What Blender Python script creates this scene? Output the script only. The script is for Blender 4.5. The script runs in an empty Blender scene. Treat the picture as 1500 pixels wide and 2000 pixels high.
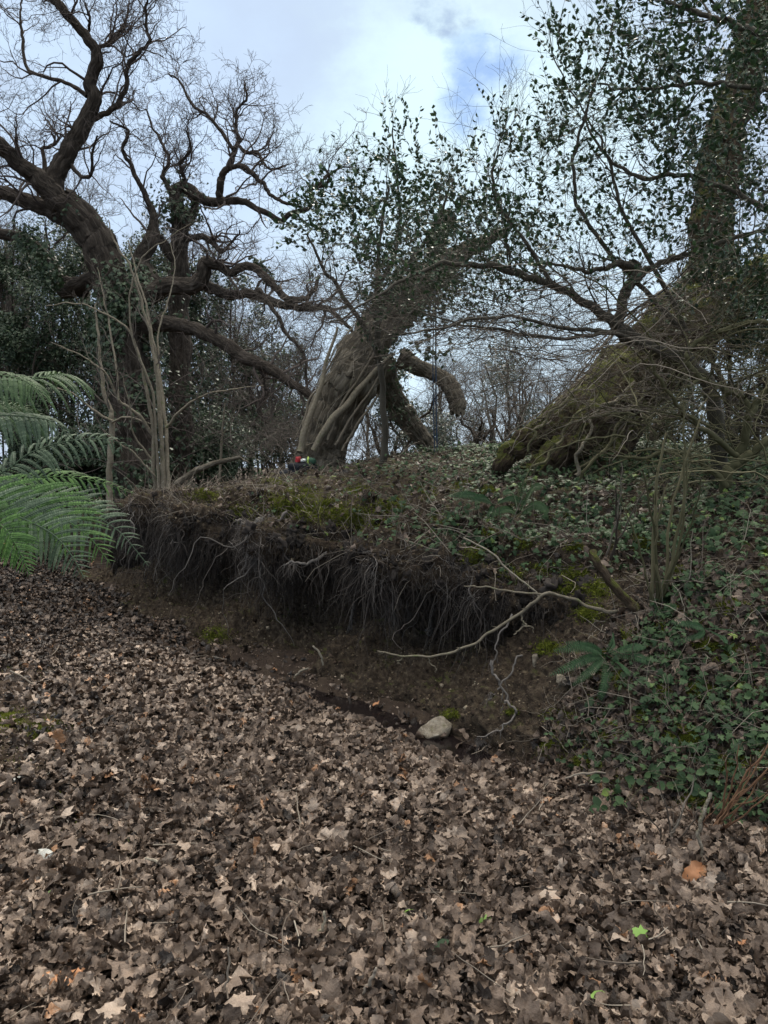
import bpy, math, numpy as np
from mathutils import Vector
from mathutils.bvhtree import BVHTree
R_=math.radians
SC=bpy.context.scene
COL=SC.collection
# ------------------------------------------------------------------ camera
CAMZ=1.6; PITCH=R_(3.5)
cd=bpy.data.cameras.new('camera'); cam=bpy.data.objects.new('camera',cd); COL.objects.link(cam)
cam.location=(0,0,CAMZ); cam.rotation_euler=(R_(90)-PITCH,0,0)
cd.sensor_fit='HORIZONTAL'; cd.sensor_width=36; cd.lens=36; cd.clip_start=0.05; cd.clip_end=2000
SC.camera=cam
# ------------------------------------------------------------------ light
SC.view_settings.view_transform='Standard'; SC.view_settings.look='None'
SC.view_settings.exposure=0.46; SC.view_settings.gamma=1
SUN_EL=R_(50); SUN_AZ=R_(12)      # azimuth from +Y towards +X
W=bpy.data.worlds.new('World'); SC.world=W; W.use_nodes=True
nt=W.node_tree; nt.nodes.clear()
def N(t,**k):
    n=nt.nodes.new(t)
    for a,b in k.items(): setattr(n,a,b)
    return n
def Lk(a,b): nt.links.new(a,b)
out=N('ShaderNodeOutputWorld'); bg=N('ShaderNodeBackground'); bg.inputs[1].default_value=0.1
sky=N('ShaderNodeTexSky',sky_type='NISHITA'); sky.sun_disc=False; sky.sun_elevation=SUN_EL; sky.sun_rotation=SUN_AZ
tc=N('ShaderNodeTexCoord')
def pixdir(px,py):
    r=(px-750)/1500; u=-(py-1000)/1500
    v=Vector((r, math.cos(PITCH)+u*math.sin(PITCH), -math.sin(PITCH)+u*math.cos(PITCH)))
    return v
def wmath(op,a,b=None,c=None):
    n=N('ShaderNodeMath',operation=op)
    for i,x in enumerate((a,b,c)):
        if x is None: continue
        if isinstance(x,(int,float)): n.inputs[i].default_value=x
        else: Lk(x,n.inputs[i])
    return n.outputs[0]
def wnoise(scale,detail=6,rough=0.55,off=(0,0,0),dist=0.0,stretch=(1,1,1.6)):
    m=N('ShaderNodeMapping'); m.inputs['Location'].default_value=off; m.inputs['Scale'].default_value=stretch
    Lk(tc.outputs['Generated'],m.inputs[0])
    n=N('ShaderNodeTexNoise'); n.inputs['Scale'].default_value=scale; n.inputs['Detail'].default_value=detail
    n.inputs['Roughness'].default_value=rough; n.inputs['Distortion'].default_value=dist
    Lk(m.outputs[0],n.inputs['Vector']); return n
warp=wnoise(7,9,0.62,(3,1,2))
wv=N('ShaderNodeVectorMath',operation='MULTIPLY_ADD'); Lk(warp.outputs['Color'],wv.inputs[0])
wv.inputs[1].default_value=(0.26,0.26,0.26); Lk(tc.outputs['Generated'],wv.inputs[2])
wv2=N('ShaderNodeVectorMath',operation='ADD'); Lk(wv.outputs[0],wv2.inputs[0]); wv2.inputs[1].default_value=(-0.13,-0.13,-0.13)
def blob(px,py,rad,soft):
    d=pixdir(px,py).normalized()
    n=N('ShaderNodeVectorMath',operation='DISTANCE'); Lk(wv2.outputs[0],n.inputs[0]); n.inputs[1].default_value=d
    m=N('ShaderNodeMapRange',interpolation_type='SMOOTHSTEP'); Lk(n.outputs['Value'],m.inputs[0])
    m.inputs[1].default_value=rad; m.inputs[2].default_value=max(rad-soft,0.0); m.inputs[3].default_value=0; m.inputs[4].default_value=1
    return m.outputs[0]
def wmix(f,a,b):
    n=N('ShaderNodeMix',data_type='RGBA'); 
    if isinstance(f,(int,float)): n.inputs[0].default_value=f
    else: Lk(f,n.inputs[0])
    for i,x in ((6,a),(7,b)):
        if isinstance(x,tuple): n.inputs[i].default_value=(*x,1)
        else: Lk(x,n.inputs[i])
    return n.outputs[2]
n1=wnoise(3.2,9,0.58,(5.2,1.3,0.4),0.5)
cr=N('ShaderNodeMapRange',interpolation_type='SMOOTHSTEP'); Lk(n1.outputs['Fac'],cr.inputs[0]); cr.inputs[1].default_value=0.40; cr.inputs[2].default_value=0.60
base=wmix(cr.outputs[0],(4.1,4.95,6.2),(5.05,6.4,8.0))
base=wmix(wmath('MULTIPLY',blob(500,150,0.40,0.36),0.75),base,(4.9,6.15,7.9))
base=wmix(wmath('MULTIPLY',blob(650,90,0.20,0.18),0.75),base,(4.2,5.1,6.5))
base=wmix(wmath('MULTIPLY',blob(1000,60,0.16,0.14),0.6),base,(3.9,4.6,6.0))
base=wmix(wmath('MULTIPLY',blob(840,230,0.16,0.12),0.85),base,(6.0,7.7,8.0))
base=wmix(wmath('MULTIPLY',blob(960,330,0.30,0.24),0.95),base,(6.1,7.9,8.1))
base=wmix(wmath('MULTIPLY',blob(1000,640,0.45,0.40),0.75),base,(5.9,7.4,8.6))
base=wmix(wmath('MULTIPLY',blob(850,50,0.050,0.045),0.8),base,(2.5,3.4,5.2))
hole=wmath('MULTIPLY',blob(925,185,0.080,0.065),1.0)
skyb=wmix(0.9,sky.outputs[0],(2.4,4.0,6.9))
base=wmix(hole,base,skyb)
fin=wmix(0.93,sky.outputs[0],base)
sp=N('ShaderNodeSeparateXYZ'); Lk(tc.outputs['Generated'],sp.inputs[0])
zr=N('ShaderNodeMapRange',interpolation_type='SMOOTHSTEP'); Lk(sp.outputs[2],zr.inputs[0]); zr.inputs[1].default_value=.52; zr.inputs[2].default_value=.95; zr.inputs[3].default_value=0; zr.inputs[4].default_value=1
fin=wmix(zr.outputs[0],fin,(25.0,23.8,22.0))   # overcast zenith, out of view, brightened and warmed to light the ground
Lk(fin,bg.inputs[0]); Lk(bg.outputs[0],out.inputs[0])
sl=bpy.data.lights.new('sun','SUN'); sl.energy=2.6; sl.angle=R_(7); sl.color=(1,0.92,0.80)
so=bpy.data.objects.new('sun',sl); COL.objects.link(so)
sd=Vector((math.sin(SUN_AZ)*math.cos(SUN_EL),math.cos(SUN_AZ)*math.cos(SUN_EL),math.sin(SUN_EL)))
so.rotation_euler=sd.to_track_quat('Z','Y').to_euler(); so.location=(0,0,30)
# ------------------------------------------------------------------ pixels to points
CP,SP=math.cos(PITCH),math.sin(PITCH)
def PX(px,py,D):
    px=np.asarray(px,float);py=np.asarray(py,float);D=np.asarray(D,float)
    r=(px-750)/1500; u=-(py-1000)/1500
    dx=r; dy=CP+u*SP; dz=-SP+u*CP; t=D/dy
    return np.stack([dx*t,dy*t,CAMZ+dz*t],-1)
def toPX(p):
    q=p-np.array([0,0,CAMZ]); f=q[...,1]*CP-q[...,2]*SP; u=q[...,1]*SP+q[...,2]*CP
    return 750+1500*q[...,0]/f, 1000-1500*u/f, f
# ------------------------------------------------------------------ noise
def _h(i,j,k,s):
    n=(i*374761393+j*668265263+k*2147483647+s*974634577)&0xffffffff
    n=((n^(n>>13))*1274126177)&0xffffffff
    n=(n^(n>>16))&0xffffffff
    return n/4294967295.0
def vnoise(p,s=0):
    f=np.floor(p); i=f.astype(np.int64); t=p-f; t=t*t*(3-2*t)
    r=0
    for a in (0,1):
        for b in (0,1):
            for c in (0,1):
                w=(t[...,0] if a else 1-t[...,0])*(t[...,1] if b else 1-t[...,1])*(t[...,2] if c else 1-t[...,2])
                r=r+w*_h(i[...,0]+a,i[...,1]+b,i[...,2]+c,s)
    return r*2-1
def fbm(p,o=4,s=0,g=0.5):
    r=0;a=1.0;q=p.copy()
    for k in range(o): r=r+a*vnoise(q,s+k*17); q=q*2.03+11.7; a*=g
    return r
def sstep(a,b,x):
    t=np.clip((x-a)/(b-a),0,1); return t*t*(3-2*t)
def nrm(v): return v/np.maximum(np.linalg.norm(v,axis=-1,keepdims=True),1e-9)
# ------------------------------------------------------------------ mesh accumulation
class Acc:
    def __init__(s): s.v=[];s.q=[];s.t=[];s.r=[];s.b=[];s.n=0
    def add(s,v,q=None,t=None,r=0.5,b=None):
        v=np.asarray(v,float).reshape(-1,3); m=len(v)
        if m==0: return
        s.v.append(v)
        if q is not None and len(q): s.q.append(np.asarray(q)+s.n)
        if t is not None and len(t): s.t.append(np.asarray(t)+s.n)
        s.r.append(np.broadcast_to(np.asarray(r,float),(m,)) if np.ndim(r)==0 else np.asarray(r,float).reshape(-1))
        s.b.append(np.zeros((m,3)) if b is None else b.reshape(-1,3))
        s.n+=m
def build(name,acc,mat,parent=None,loc=None,smooth=True):
    v=np.concatenate(acc.v) if acc.v else np.zeros((0,3))
    if parent is not None: v=v-np.array(parent.location)
    elif loc is not None: v=v-np.array(loc)
    q=np.concatenate(acc.q) if acc.q else np.zeros((0,4),int)
    t=np.concatenate(acc.t) if acc.t else np.zeros((0,3),int)
    me=bpy.data.meshes.new(name)
    me.vertices.add(len(v)); me.vertices.foreach_set('co',v.astype(np.float32).ravel())
    nl=len(q)*4+len(t)*3
    me.loops.add(nl); me.loops.foreach_set('vertex_index',np.concatenate([q.ravel(),t.ravel()]).astype(np.int32))
    npo=len(q)+len(t); me.polygons.add(npo)
    st=np.concatenate([np.arange(len(q))*4,len(q)*4+np.arange(len(t))*3]).astype(np.int32)
    me.polygons.foreach_set('loop_start',st)
    me.polygons.foreach_set('use_smooth',np.full(npo,smooth))
    a=me.attributes.new('rnd','FLOAT','POINT'); a.data.foreach_set('value',np.concatenate(acc.r).astype(np.float32))
    if any(x.any() for x in acc.b):
        a=me.attributes.new('bk','FLOAT_VECTOR','POINT'); a.data.foreach_set('vector',np.concatenate(acc.b).astype(np.float32).ravel())
    me.update(); me.validate()
    me.materials.append(mat)
    o=bpy.data.objects.new(name,me); COL.objects.link(o)
    if parent is not None: o.parent=parent
    elif loc is not None: o.location=loc
    return o
def tag(o,label,cat,group=None,kind=None):
    if label: o['label']=label
    if cat: o['category']=cat
    if group: o['group']=group
    if kind: o['kind']=kind
    return o
def thing(name,loc,label,cat,group=None):
    o=bpy.data.objects.new(name,None); COL.objects.link(o); o.location=tuple(float(x) for x in loc); o.empty_display_size=0.1
    return tag(o,label,cat,group)
def tubes(acc,P,R,S=3,rnd=None,cap=False,bump=0.0,bs=(1,1,1),seed=0,rng=None):
    """P (N,K,3), R (N,K): tubes with parallel-transported frames."""
    P=np.asarray(P,float); R=np.asarray(R,float)
    if P.ndim==2: P=P[None]; R=R[None]
    n,K,_=P.shape
    if n==0: return
    T=np.empty_like(P); T[:,1:-1]=P[:,2:]-P[:,:-2]; T[:,0]=P[:,1]-P[:,0]; T[:,-1]=P[:,-1]-P[:,-2]; T=nrm(T)
    ref=np.where(np.abs(T[:,0,2:3])<0.8,np.array([[0,0,1.]]),np.array([[1.,0,0]]))
    A=nrm(np.cross(T[:,0],ref)); As=[A]
    for k in range(1,K):
        A=nrm(A-(A*T[:,k]).sum(-1,keepdims=True)*T[:,k]); As.append(A)
    A=np.stack(As,1); B=np.cross(T,A)
    th=np.arange(S)*2*math.pi/S
    D=A[:,:,None]*np.cos(th)[None,None,:,None]+B[:,:,None]*np.sin(th)[None,None,:,None]
    if bump>0:
        arc=np.concatenate([np.zeros((n,1)),np.cumsum(np.linalg.norm(P[:,1:]-P[:,:-1],axis=-1),1)],1)
        q=D*R[:,:,None,None]
        # fissured bark: noise stretched along the limb, sampled in (dir, arc) space
        e=np.stack([D[...,0]*bs[0]*1.0,D[...,1]*bs[0]+D[...,2]*bs[0]*0.7,np.broadcast_to(arc[:,:,None]*bs[1],D.shape[:-1])],-1)+seed*3.1
        nz=fbm(e,3,seed)
        lump=fbm((P[:,:,None]+q)*bs[2],3,seed+5)
        rr=R[:,:,None]*(1+bump*nz+bump*1.6*lump)
    else: rr=np.broadcast_to(R[:,:,None],(n,K,S))
    V=P[:,:,None]+D*rr[...,None]
    idx=np.arange(n*K*S).reshape(n,K,S)
    a=idx[:,:-1,:]; b=idx[:,1:,:]
    Q=np.stack([a,np.roll(a,-1,2),np.roll(b,-1,2),b],-1).reshape(-1,4)
    if rnd is None: rnd=(rng or np.random.default_rng(seed)).random(n)
    r=np.repeat(np.broadcast_to(np.asarray(rnd,float),(n,)),K*S)
    bkc=None
    if bump>0:
        arc=np.concatenate([np.zeros((n,1)),np.cumsum(np.linalg.norm(P[:,1:]-P[:,:-1],axis=-1),1)],1)
        rm=R.mean(1)[:,None,None]
        bkc=np.stack([np.cos(th)[None,None]*rm+0*arc[:,:,None],np.sin(th)[None,None]*rm+0*arc[:,:,None],np.broadcast_to(arc[:,:,None]*.22,(n,K,S))],-1)
    acc.add(V.reshape(-1,3),Q,None,r,bkc)
    if cap:
        for i in range(n):
            c=P[i,-1]; rq=np.random.default_rng(seed+i); ring=V[i,-1]; jag=np.repeat(rq.uniform(-.2,1.0,S//2+1),2)[:S]
            ring=ring+T[i,-1]*(R[i,-1]*jag)[:,None]; w0=acc.v[-1]; w0[idx[i,-1]]=ring
            vv=np.concatenate([ring,[c-T[i,-1]*R[i,-1]*0.3]])
            tt=[(j,(j+1)%S,S) for j in range(S)]
            acc.add(vv,None,np.array(tt),float(r[i*K*S]),vv*.5)
def catmull(P,K):
    P=np.asarray(P,float); n=len(P)
    if n==2: 
        t=np.linspace(0,1,K)[:,None]; return P[0]*(1-t)+P[1]*t
    E=np.concatenate([[2*P[0]-P[1]],P,[2*P[-1]-P[-2]]])
    u=np.linspace(0,n-1-1e-6,K); i=u.astype(int); t=(u-i)[:,None]
    a,b,c,d=E[i],E[i+1],E[i+2],E[i+3]
    return 0.5*((2*b)+(-a+c)*t+(2*a-5*b+4*c-d)*t*t+(-a+3*b-3*c+d)*t**3)
def path(pts,D0,D1=None,K=24,wob=0.0,seed=0):
    """pts (px,py,width px) traced on the photo -> world polyline and radii at depths D0..D1"""
    a=np.array(pts,float)
    if D1 is None: D1=D0
    seg=np.concatenate([[0],np.cumsum(np.hypot(np.diff(a[:,0]),np.diff(a[:,1])))]); s=seg/seg[-1]
    D=D0+(D1-D0)*s
    P=PX(a[:,0],a[:,1],D); R=a[:,2]/1500*D/2
    Q=catmull(np.concatenate([P,R[:,None]],1),K)
    P=Q[:,:3]; R=np.maximum(Q[:,3],0.0012)
    if wob>0:
        rg=np.random.default_rng(seed+99); w=rg.normal(0,1,(K,3)); w[1:-1]=(w[:-2]+w[1:-1]*2+w[2:])/4
        w[0]=0; P=P+w*wob
    return P,R
def resam(P,R,K):
    s=np.linspace(0,len(P)-1,K); i=np.minimum(s.astype(int),len(P)-2); t=s-i
    return P[i]*(1-t)[:,None]+P[i+1]*t[:,None], R[i]*(1-t)+R[i+1]*t
def sprout(P,R,rng,n,L,K,spread=0.9,up=0.15,wig=0.3,rs=0.55,tmin=0.25,rmin=0.0015,rmax=1,grav=0.0,flat=1.0,lt=0.45,bias=None):
    N_,K0,_=P.shape
    if N_==0: return P[:, :1].repeat(K,1)[:0],R[:0,:1].repeat(K,1)
    pi=np.repeat(np.arange(N_),n); m=len(pi)
    t=rng.uniform(tmin,1,m)**0.8*(K0-1-1e-6); i=np.minimum(t.astype(int),K0-2); f=(t-i)
    b=P[pi,i]*(1-f)[:,None]+P[pi,i+1]*f[:,None]; T=nrm(P[pi,i+1]-P[pi,i])
    r0=np.clip((R[pi,i]*(1-f)+R[pi,i+1]*f)*rs*rng.uniform(0.75,1.15,m),rmin,rmax)
    q=rng.normal(0,1,(m,3)); q-=(q*T).sum(-1,keepdims=True)*T; q=nrm(q); q[:,1]*=flat
    a=rng.normal(spread,0.25,m)[:,None]
    d=nrm(T*np.cos(a)+q*np.sin(a)+np.array([0,0,1.])*up+(0 if bias is None else np.array(bias)))
    ln=L*rng.uniform(0.45,1.25,m)*(1-lt*(t/(K0-1)))
    pts=[b]; 
    for k in range(K-1):
        pts.append(pts[-1]+d*(ln/(K-1))[:,None])
        d=nrm(d+rng.normal(0,wig,(m,3))+np.array([0,0,1.])*(up*0.35-grav))
    P2=np.stack(pts,1); s=np.linspace(0,1,K)
    R2=r0[:,None]*(1-0.72*s)[None]
    return P2,np.maximum(R2,rmin*0.7)
def scatter(acc,tv,tq,tt,pos,A,B,Nn,sc,rnd):
    """instances of a template baked into one mesh"""
    m=len(pos); 
    if m==0: return
    sc=np.broadcast_to(np.asarray(sc,float),(m,))
    V=pos[:,None]+sc[:,None,None]*(tv[None,:,0:1]*A[:,None]+tv[None,:,1:2]*B[:,None]+tv[None,:,2:3]*Nn[:,None])
    nv=len(tv); off=(np.arange(m)*nv)[:,None,None]
    q=(np.asarray(tq)[None]+off).reshape(-1,4) if tq is not None and len(tq) else None
    t=(np.asarray(tt)[None]+off).reshape(-1,3) if tt is not None and len(tt) else None
    acc.add(V.reshape(-1,3),q,t,np.repeat(rnd,nv))
def frame(n,rng,d=None):
    """orthonormal frames whose third axis is n"""
    n=nrm(n); q=rng.normal(0,1,n.shape) if d is None else d
    a=nrm(q-(q*n).sum(-1,keepdims=True)*n); return a,np.cross(n,a),n
# ------------------------------------------------------------------ materials
def mat(name,stops,rough=0.8,noise=None,bump=None,spec=0.3,transl=0.0,attr=True,moss=None,ndist=0.0,sheen=0):
    """stops: colour ramp over the per-leaf random value mixed with procedural noise"""
    m=bpy.data.materials.new(name); m.use_nodes=True; t=m.node_tree; t.nodes.clear()
    o=t.nodes.new('ShaderNodeOutputMaterial'); b=t.nodes.new('ShaderNodeBsdfPrincipled')
    b.inputs['Roughness'].default_value=rough; b.inputs['Specular IOR Level'].default_value=spec
    geo=t.nodes.new('ShaderNodeTexCoord'); csrc=geo.outputs['Object']
    if bump and len(bump)>2:
        ba=t.nodes.new('ShaderNodeAttribute'); ba.attribute_name='bk'; csrc=ba.outputs['Vector']
    ramp=t.nodes.new('ShaderNodeValToRGB'); e=ramp.color_ramp.elements
    while len(e)<len(stops): e.new(0.5)
    for i,(p,c) in enumerate(stops): e[i].position=p; e[i].color=(*c,1)
    src=None
    if attr:
        at=t.nodes.new('ShaderNodeAttribute'); at.attribute_name='rnd'; src=at.outputs['Fac']
    if noise:
        nz=t.nodes.new('ShaderNodeTexNoise'); nz.inputs['Scale'].default_value=noise[0]; nz.inputs['Detail'].default_value=5; nz.inputs['Roughness'].default_value=0.65
        nz.inputs['Distortion'].default_value=ndist
        t.links.new(csrc,nz.inputs['Vector'])
        if src is not None:
            a=t.nodes.new('ShaderNodeMath'); a.operation='MULTIPLY_ADD'; t.links.new(nz.outputs['Fac'],a.inputs[0]); a.inputs[1].default_value=noise[1]
            s2=t.nodes.new('ShaderNodeMath'); s2.operation='SUBTRACT'; t.links.new(src,s2.inputs[0]); s2.inputs[1].default_value=noise[1]*0.5
            t.links.new(s2.outputs[0],a.inputs[2]); src=a.outputs[0]
        else:
            a=t.nodes.new('ShaderNodeMapRange'); t.links.new(nz.outputs['Fac'],a.inputs[0]); a.inputs[1].default_value=0.5-0.5*noise[1]; a.inputs[2].default_value=0.5+0.5*noise[1]; src=a.outputs[0]
    t.links.new(src,ramp.inputs[0]); colr=ramp.outputs[0]
    if moss:   # (colour, scale, threshold, upness)
        nz=t.nodes.new('ShaderNodeTexNoise'); nz.inputs['Scale'].default_value=moss[1]; nz.inputs['Detail'].default_value=6; nz.inputs['Roughness'].default_value=0.7
        t.links.new(geo.outputs['Object'],nz.inputs['Vector'])
        g=t.nodes.new('ShaderNodeNewGeometry'); sx=t.nodes.new('ShaderNodeSeparateXYZ'); t.links.new(g.outputs['Normal'],sx.inputs[0])
        a=t.nodes.new('ShaderNodeMath'); a.operation='MULTIPLY_ADD'; t.links.new(sx.outputs[2],a.inputs[0]); a.inputs[1].default_value=moss[3]; t.links.new(nz.outputs['Fac'],a.inputs[2])
        mr=t.nodes.new('ShaderNodeMapRange'); t.links.new(a.outputs[0],mr.inputs[0]); mr.inputs[1].default_value=moss[2]-0.06; mr.inputs[2].default_value=moss[2]+0.08
        mx=t.nodes.new('ShaderNodeMix'); mx.data_type='RGBA'; t.links.new(mr.outputs[0],mx.inputs[0]); t.links.new(colr,mx.inputs[6]); mx.inputs[7].default_value=(*moss[0],1)
        colr=mx.outputs[2]
    t.links.new(colr,b.inputs['Base Color'])
    if bump:
        bn=t.nodes.new('ShaderNodeTexNoise'); bn.inputs['Scale'].default_value=bump[0]; bn.inputs['Detail'].default_value=6; bn.inputs['Roughness'].default_value=0.7
        if len(bump)>2:
            t.links.new(csrc,bn.inputs['Vector'])
        else: t.links.new(geo.outputs['Object'],bn.inputs['Vector'])
        bp=t.nodes.new('ShaderNodeBump'); bp.inputs['Strength'].default_value=bump[1]; bp.inputs['Distance'].default_value=0.02 if len(bump)<3 else 0.06
        t.links.new(bn.outputs['Fac'],bp.inputs['Height']); t.links.new(bp.outputs[0],b.inputs['Normal'])
    sh=b.outputs[0]
    if transl>0:
        tr=t.nodes.new('ShaderNodeBsdfTranslucent'); t.links.new(colr,tr.inputs[0])
        ms=t.nodes.new('ShaderNodeMixShader'); ms.inputs[0].default_value=transl; t.links.new(sh,ms.inputs[1]); t.links.new(tr.outputs[0],ms.inputs[2]); sh=ms.outputs[0]
    t.links.new(sh,o.inputs[0])
    return m
M={}
M['soil']=mat('soil',[(0,(.018,.012,.009)),(.45,(.045,.032,.024)),(.75,(.08,.06,.042)),(1,(.13,.10,.075))],.95,(9,1.0),(60,.9),.15,attr=False)
M['bank']=mat('bank_soil',[(0,(.014,.010,.007)),(.35,(.034,.025,.018)),(.6,(.068,.051,.035)),(.8,(.11,.088,.060)),(1,(.18,.15,.105))],.95,(26,.62),(85,1.0),.15,attr=False,moss=((.070,.076,.024),7,.86,.30))
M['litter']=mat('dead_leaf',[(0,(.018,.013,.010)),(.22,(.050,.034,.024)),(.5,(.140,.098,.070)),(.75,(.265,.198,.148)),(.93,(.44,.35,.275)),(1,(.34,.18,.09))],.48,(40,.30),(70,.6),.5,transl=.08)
M['leaf_orange']=mat('orange_leaf',[(0,(.28,.13,.06)),(1,(.40,.20,.10))],.6,(40,.3),None,.3)
M['leaf_lime']=mat('lime_leaf',[(0,(.13,.26,.04)),(1,(.22,.38,.07))],.5,(30,.3),None,.4,transl=.2)
M['oakbark']=mat('oak_bark',[(0,(.018,.015,.012)),(.5,(.056,.046,.037)),(1,(.14,.12,.10))],.95,(30,.55),(38,1.0,1),.15,attr=False)
M['oaktwig']=mat('oak_twig',[(0,(.05,.04,.037)),(1,(.12,.10,.088))],.9,None,None,.2)
M['greybark']=mat('lichen_bark',[(0,(.030,.025,.019)),(.45,(.13,.112,.085)),(1,(.32,.29,.235))],.95,(32,.55),(42,1.0,1),.15,attr=False)
M['mossbark']=mat('mossy_bark',[(0,(.025,.018,.012)),(.5,(.085,.062,.042)),(1,(.19,.15,.105))],.95,(30,.55),(38,1.0,1),.15,attr=False,moss=((.115,.125,.034),7.5,.595,.22))
M['pale']=mat('pale_bark',[(0,(.07,.06,.042)),(.5,(.20,.175,.13)),(1,(.36,.32,.255))],.9,(34,.9),(60,.5),.2,moss=((.12,.14,.06),9,.62,.0))
M['greytwig']=mat('grey_twig',[(0,(.06,.052,.045)),(1,(.15,.13,.11))],.9,None,None,.2)
M['olive']=mat('olive_stem',[(0,(.05,.05,.025)),(.5,(.10,.095,.05)),(1,(.19,.17,.10))],.85,None,None,.2)
M['hollybark']=mat('holly_bark',[(0,(.035,.032,.026)),(1,(.10,.09,.068))],.85,(20,.4),None,.25)
M['holly']=mat('holly_leaf',[(0,(.018,.036,.018)),(.6,(.034,.070,.032)),(1,(.07,.13,.05))],.42,None,None,.35,transl=.10)
M['ivy']=mat('ivy_leaf',[(0,(.020,.038,.018)),(.5,(.036,.068,.028)),(.9,(.074,.120,.050)),(1,(.15,.21,.05))],.6,(30,.3),None,.2,transl=.06)
M['ever']=mat('evergreen_leaf',[(0,(.020,.038,.019)),(.6,(.044,.074,.036)),(1,(.10,.14,.07))],.55,None,None,.4,transl=.12)
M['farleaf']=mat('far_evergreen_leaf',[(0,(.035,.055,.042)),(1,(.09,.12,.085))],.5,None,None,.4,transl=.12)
M['fern']=mat('fern_pinnule',[(0,(.020,.045,.012)),(.5,(.050,.115,.028)),(1,(.12,.23,.06))],.6,None,None,.25,transl=.2)
M['fernback']=mat('fern_pinnule_grey',[(0,(.028,.050,.030)),(.5,(.062,.100,.060)),(1,(.14,.19,.12))],.6,None,None,.25,transl=.2)
M['ferndark']=mat('fern_pinnule_dark',[(0,(.03,.06,.025)),(1,(.075,.13,.05))],.6,None,None,.3,transl=.2)
M['rachis']=mat('fern_rachis',[(0,(.10,.10,.05)),(1,(.17,.16,.08))],.7,None,None,.3)
M['swfern']=mat('shield_fern',[(0,(.020,.050,.022)),(1,(.05,.105,.042))],.6,None,None,.25,transl=.15)
M['root']=mat('root_bark',[(0,(.018,.015,.013)),(.4,(.050,.042,.037)),(.8,(.165,.150,.135)),(1,(.34,.315,.29))],.9,None,None,.2)
M['straw']=mat('dead_twig',[(0,(.045,.036,.029)),(.5,(.12,.098,.078)),(1,(.29,.255,.205))],.9,None,None,.2)
M['rust']=mat('dead_stalk',[(0,(.10,.05,.03)),(1,(.24,.14,.08))],.85,None,None,.2)
M['moss']=mat('moss',[(0,(.06,.075,.012)),(.5,(.13,.15,.022)),(1,(.24,.27,.04))],.9,(25,.4),None,.15,transl=.1)
M['stone']=mat('stone',[(0,(.09,.075,.055)),(.45,(.24,.205,.155)),(1,(.42,.38,.31))],.9,(26,.5),(50,1.0),.2,attr=False,moss=((.13,.13,.05),9,.66,.10))
M['pstone']=mat('pale_stone',[(0,(.26,.27,.25)),(1,(.50,.50,.46))],.8,(20,.8),(50,.6),.3,attr=False)
M['fabric']=mat('black_fabric',[(0,(.008,.009,.012)),(1,(.022,.024,.03))],.85,(30,.6),(60,.4),.3,attr=False)
M['red']=mat('red_cloth',[(0,(.30,.015,.02)),(1,(.45,.04,.05))],.7,(30,.6),None,.3,attr=False)
M['green']=mat('green_cloth',[(0,(.015,.05,.035)),(1,(.04,.10,.06))],.7,(30,.6),None,.3,attr=False)
M['white']=mat('white_plastic',[(0,(.55,.60,.58)),(1,(.70,.74,.72))],.5,(10,.6),None,.4,attr=False)
M['lime']=mat('lime_cloth',[(0,(.35,.5,.08)),(1,(.45,.6,.15))],.6,(10,.6),None,.4,attr=False)
M['rope']=mat('rope',[(0,(.02,.035,.06)),(1,(.05,.08,.13))],.8,(80,.6),None,.3,attr=False)
mw=bpy.data.materials.new('ditch_water'); mw.use_nodes=True; b=mw.node_tree.nodes['Principled BSDF']
b.inputs['Base Color'].default_value=(.012,.009,.009,1); b.inputs['Roughness'].default_value=.16; b.inputs['Specular IOR Level'].default_value=.35
M['water']=mw
# ------------------------------------------------------------------ terrain
F=np.array([(6.5,-1.6),(4.4,0.4),(2.9,1.9),(1.7,3.1),(1.0,3.85),(.55,4.6),(-.5,5.8),(-2.6,8.0),(-3.9,10.2),(-4.7,11.7)])
Fs=catmull(F,1400); fa=np.concatenate([[0],np.cumsum(np.linalg.norm(np.diff(Fs,axis=0),axis=1))]); FL=fa[-1]
def foot(a):
    return np.stack([np.interp(a,fa,Fs[:,0]),np.interp(a,fa,Fs[:,1])],-1)
def arc_of(pt):
    return fa[np.argmin(((Fs-np.array(pt))**2).sum(1))]
def fnorm(a):
    d=foot(a+.35)-foot(a-.35); d=d/np.maximum(np.linalg.norm(d,axis=-1,keepdims=True),1e-9)
    return np.stack([d[...,1],-d[...,0]],-1)
S_R,S_0,S_1,S_2,S_3,S_4,S_E=[arc_of(p) for p in ((1.7,3.1),(1.0,3.85),(.55,4.6),(-.2,5.45),(-1.5,6.85),(-2.9,8.4),(-3.9,10.2))]
_sub=Fs[::14]; _suba=fa[::14]; _subn=fnorm(_suba)
def signed(x,y):
    """distance behind (+) / in front (-) of the bank foot, and arc position"""
    sh=x.shape; p=np.stack([x.ravel(),y.ravel()],-1); D=np.empty(len(p)); A=np.empty(len(p))
    for s in range(0,len(p),20000):
        q=p[s:s+20000]; d2=((q[:,None]-_sub[None])**2).sum(-1); i=d2.argmin(1)
        D[s:s+20000]=((q-_sub[i])*_subn[i]).sum(-1); A[s:s+20000]=_suba[i]
    return D.reshape(sh),A.reshape(sh)
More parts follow.
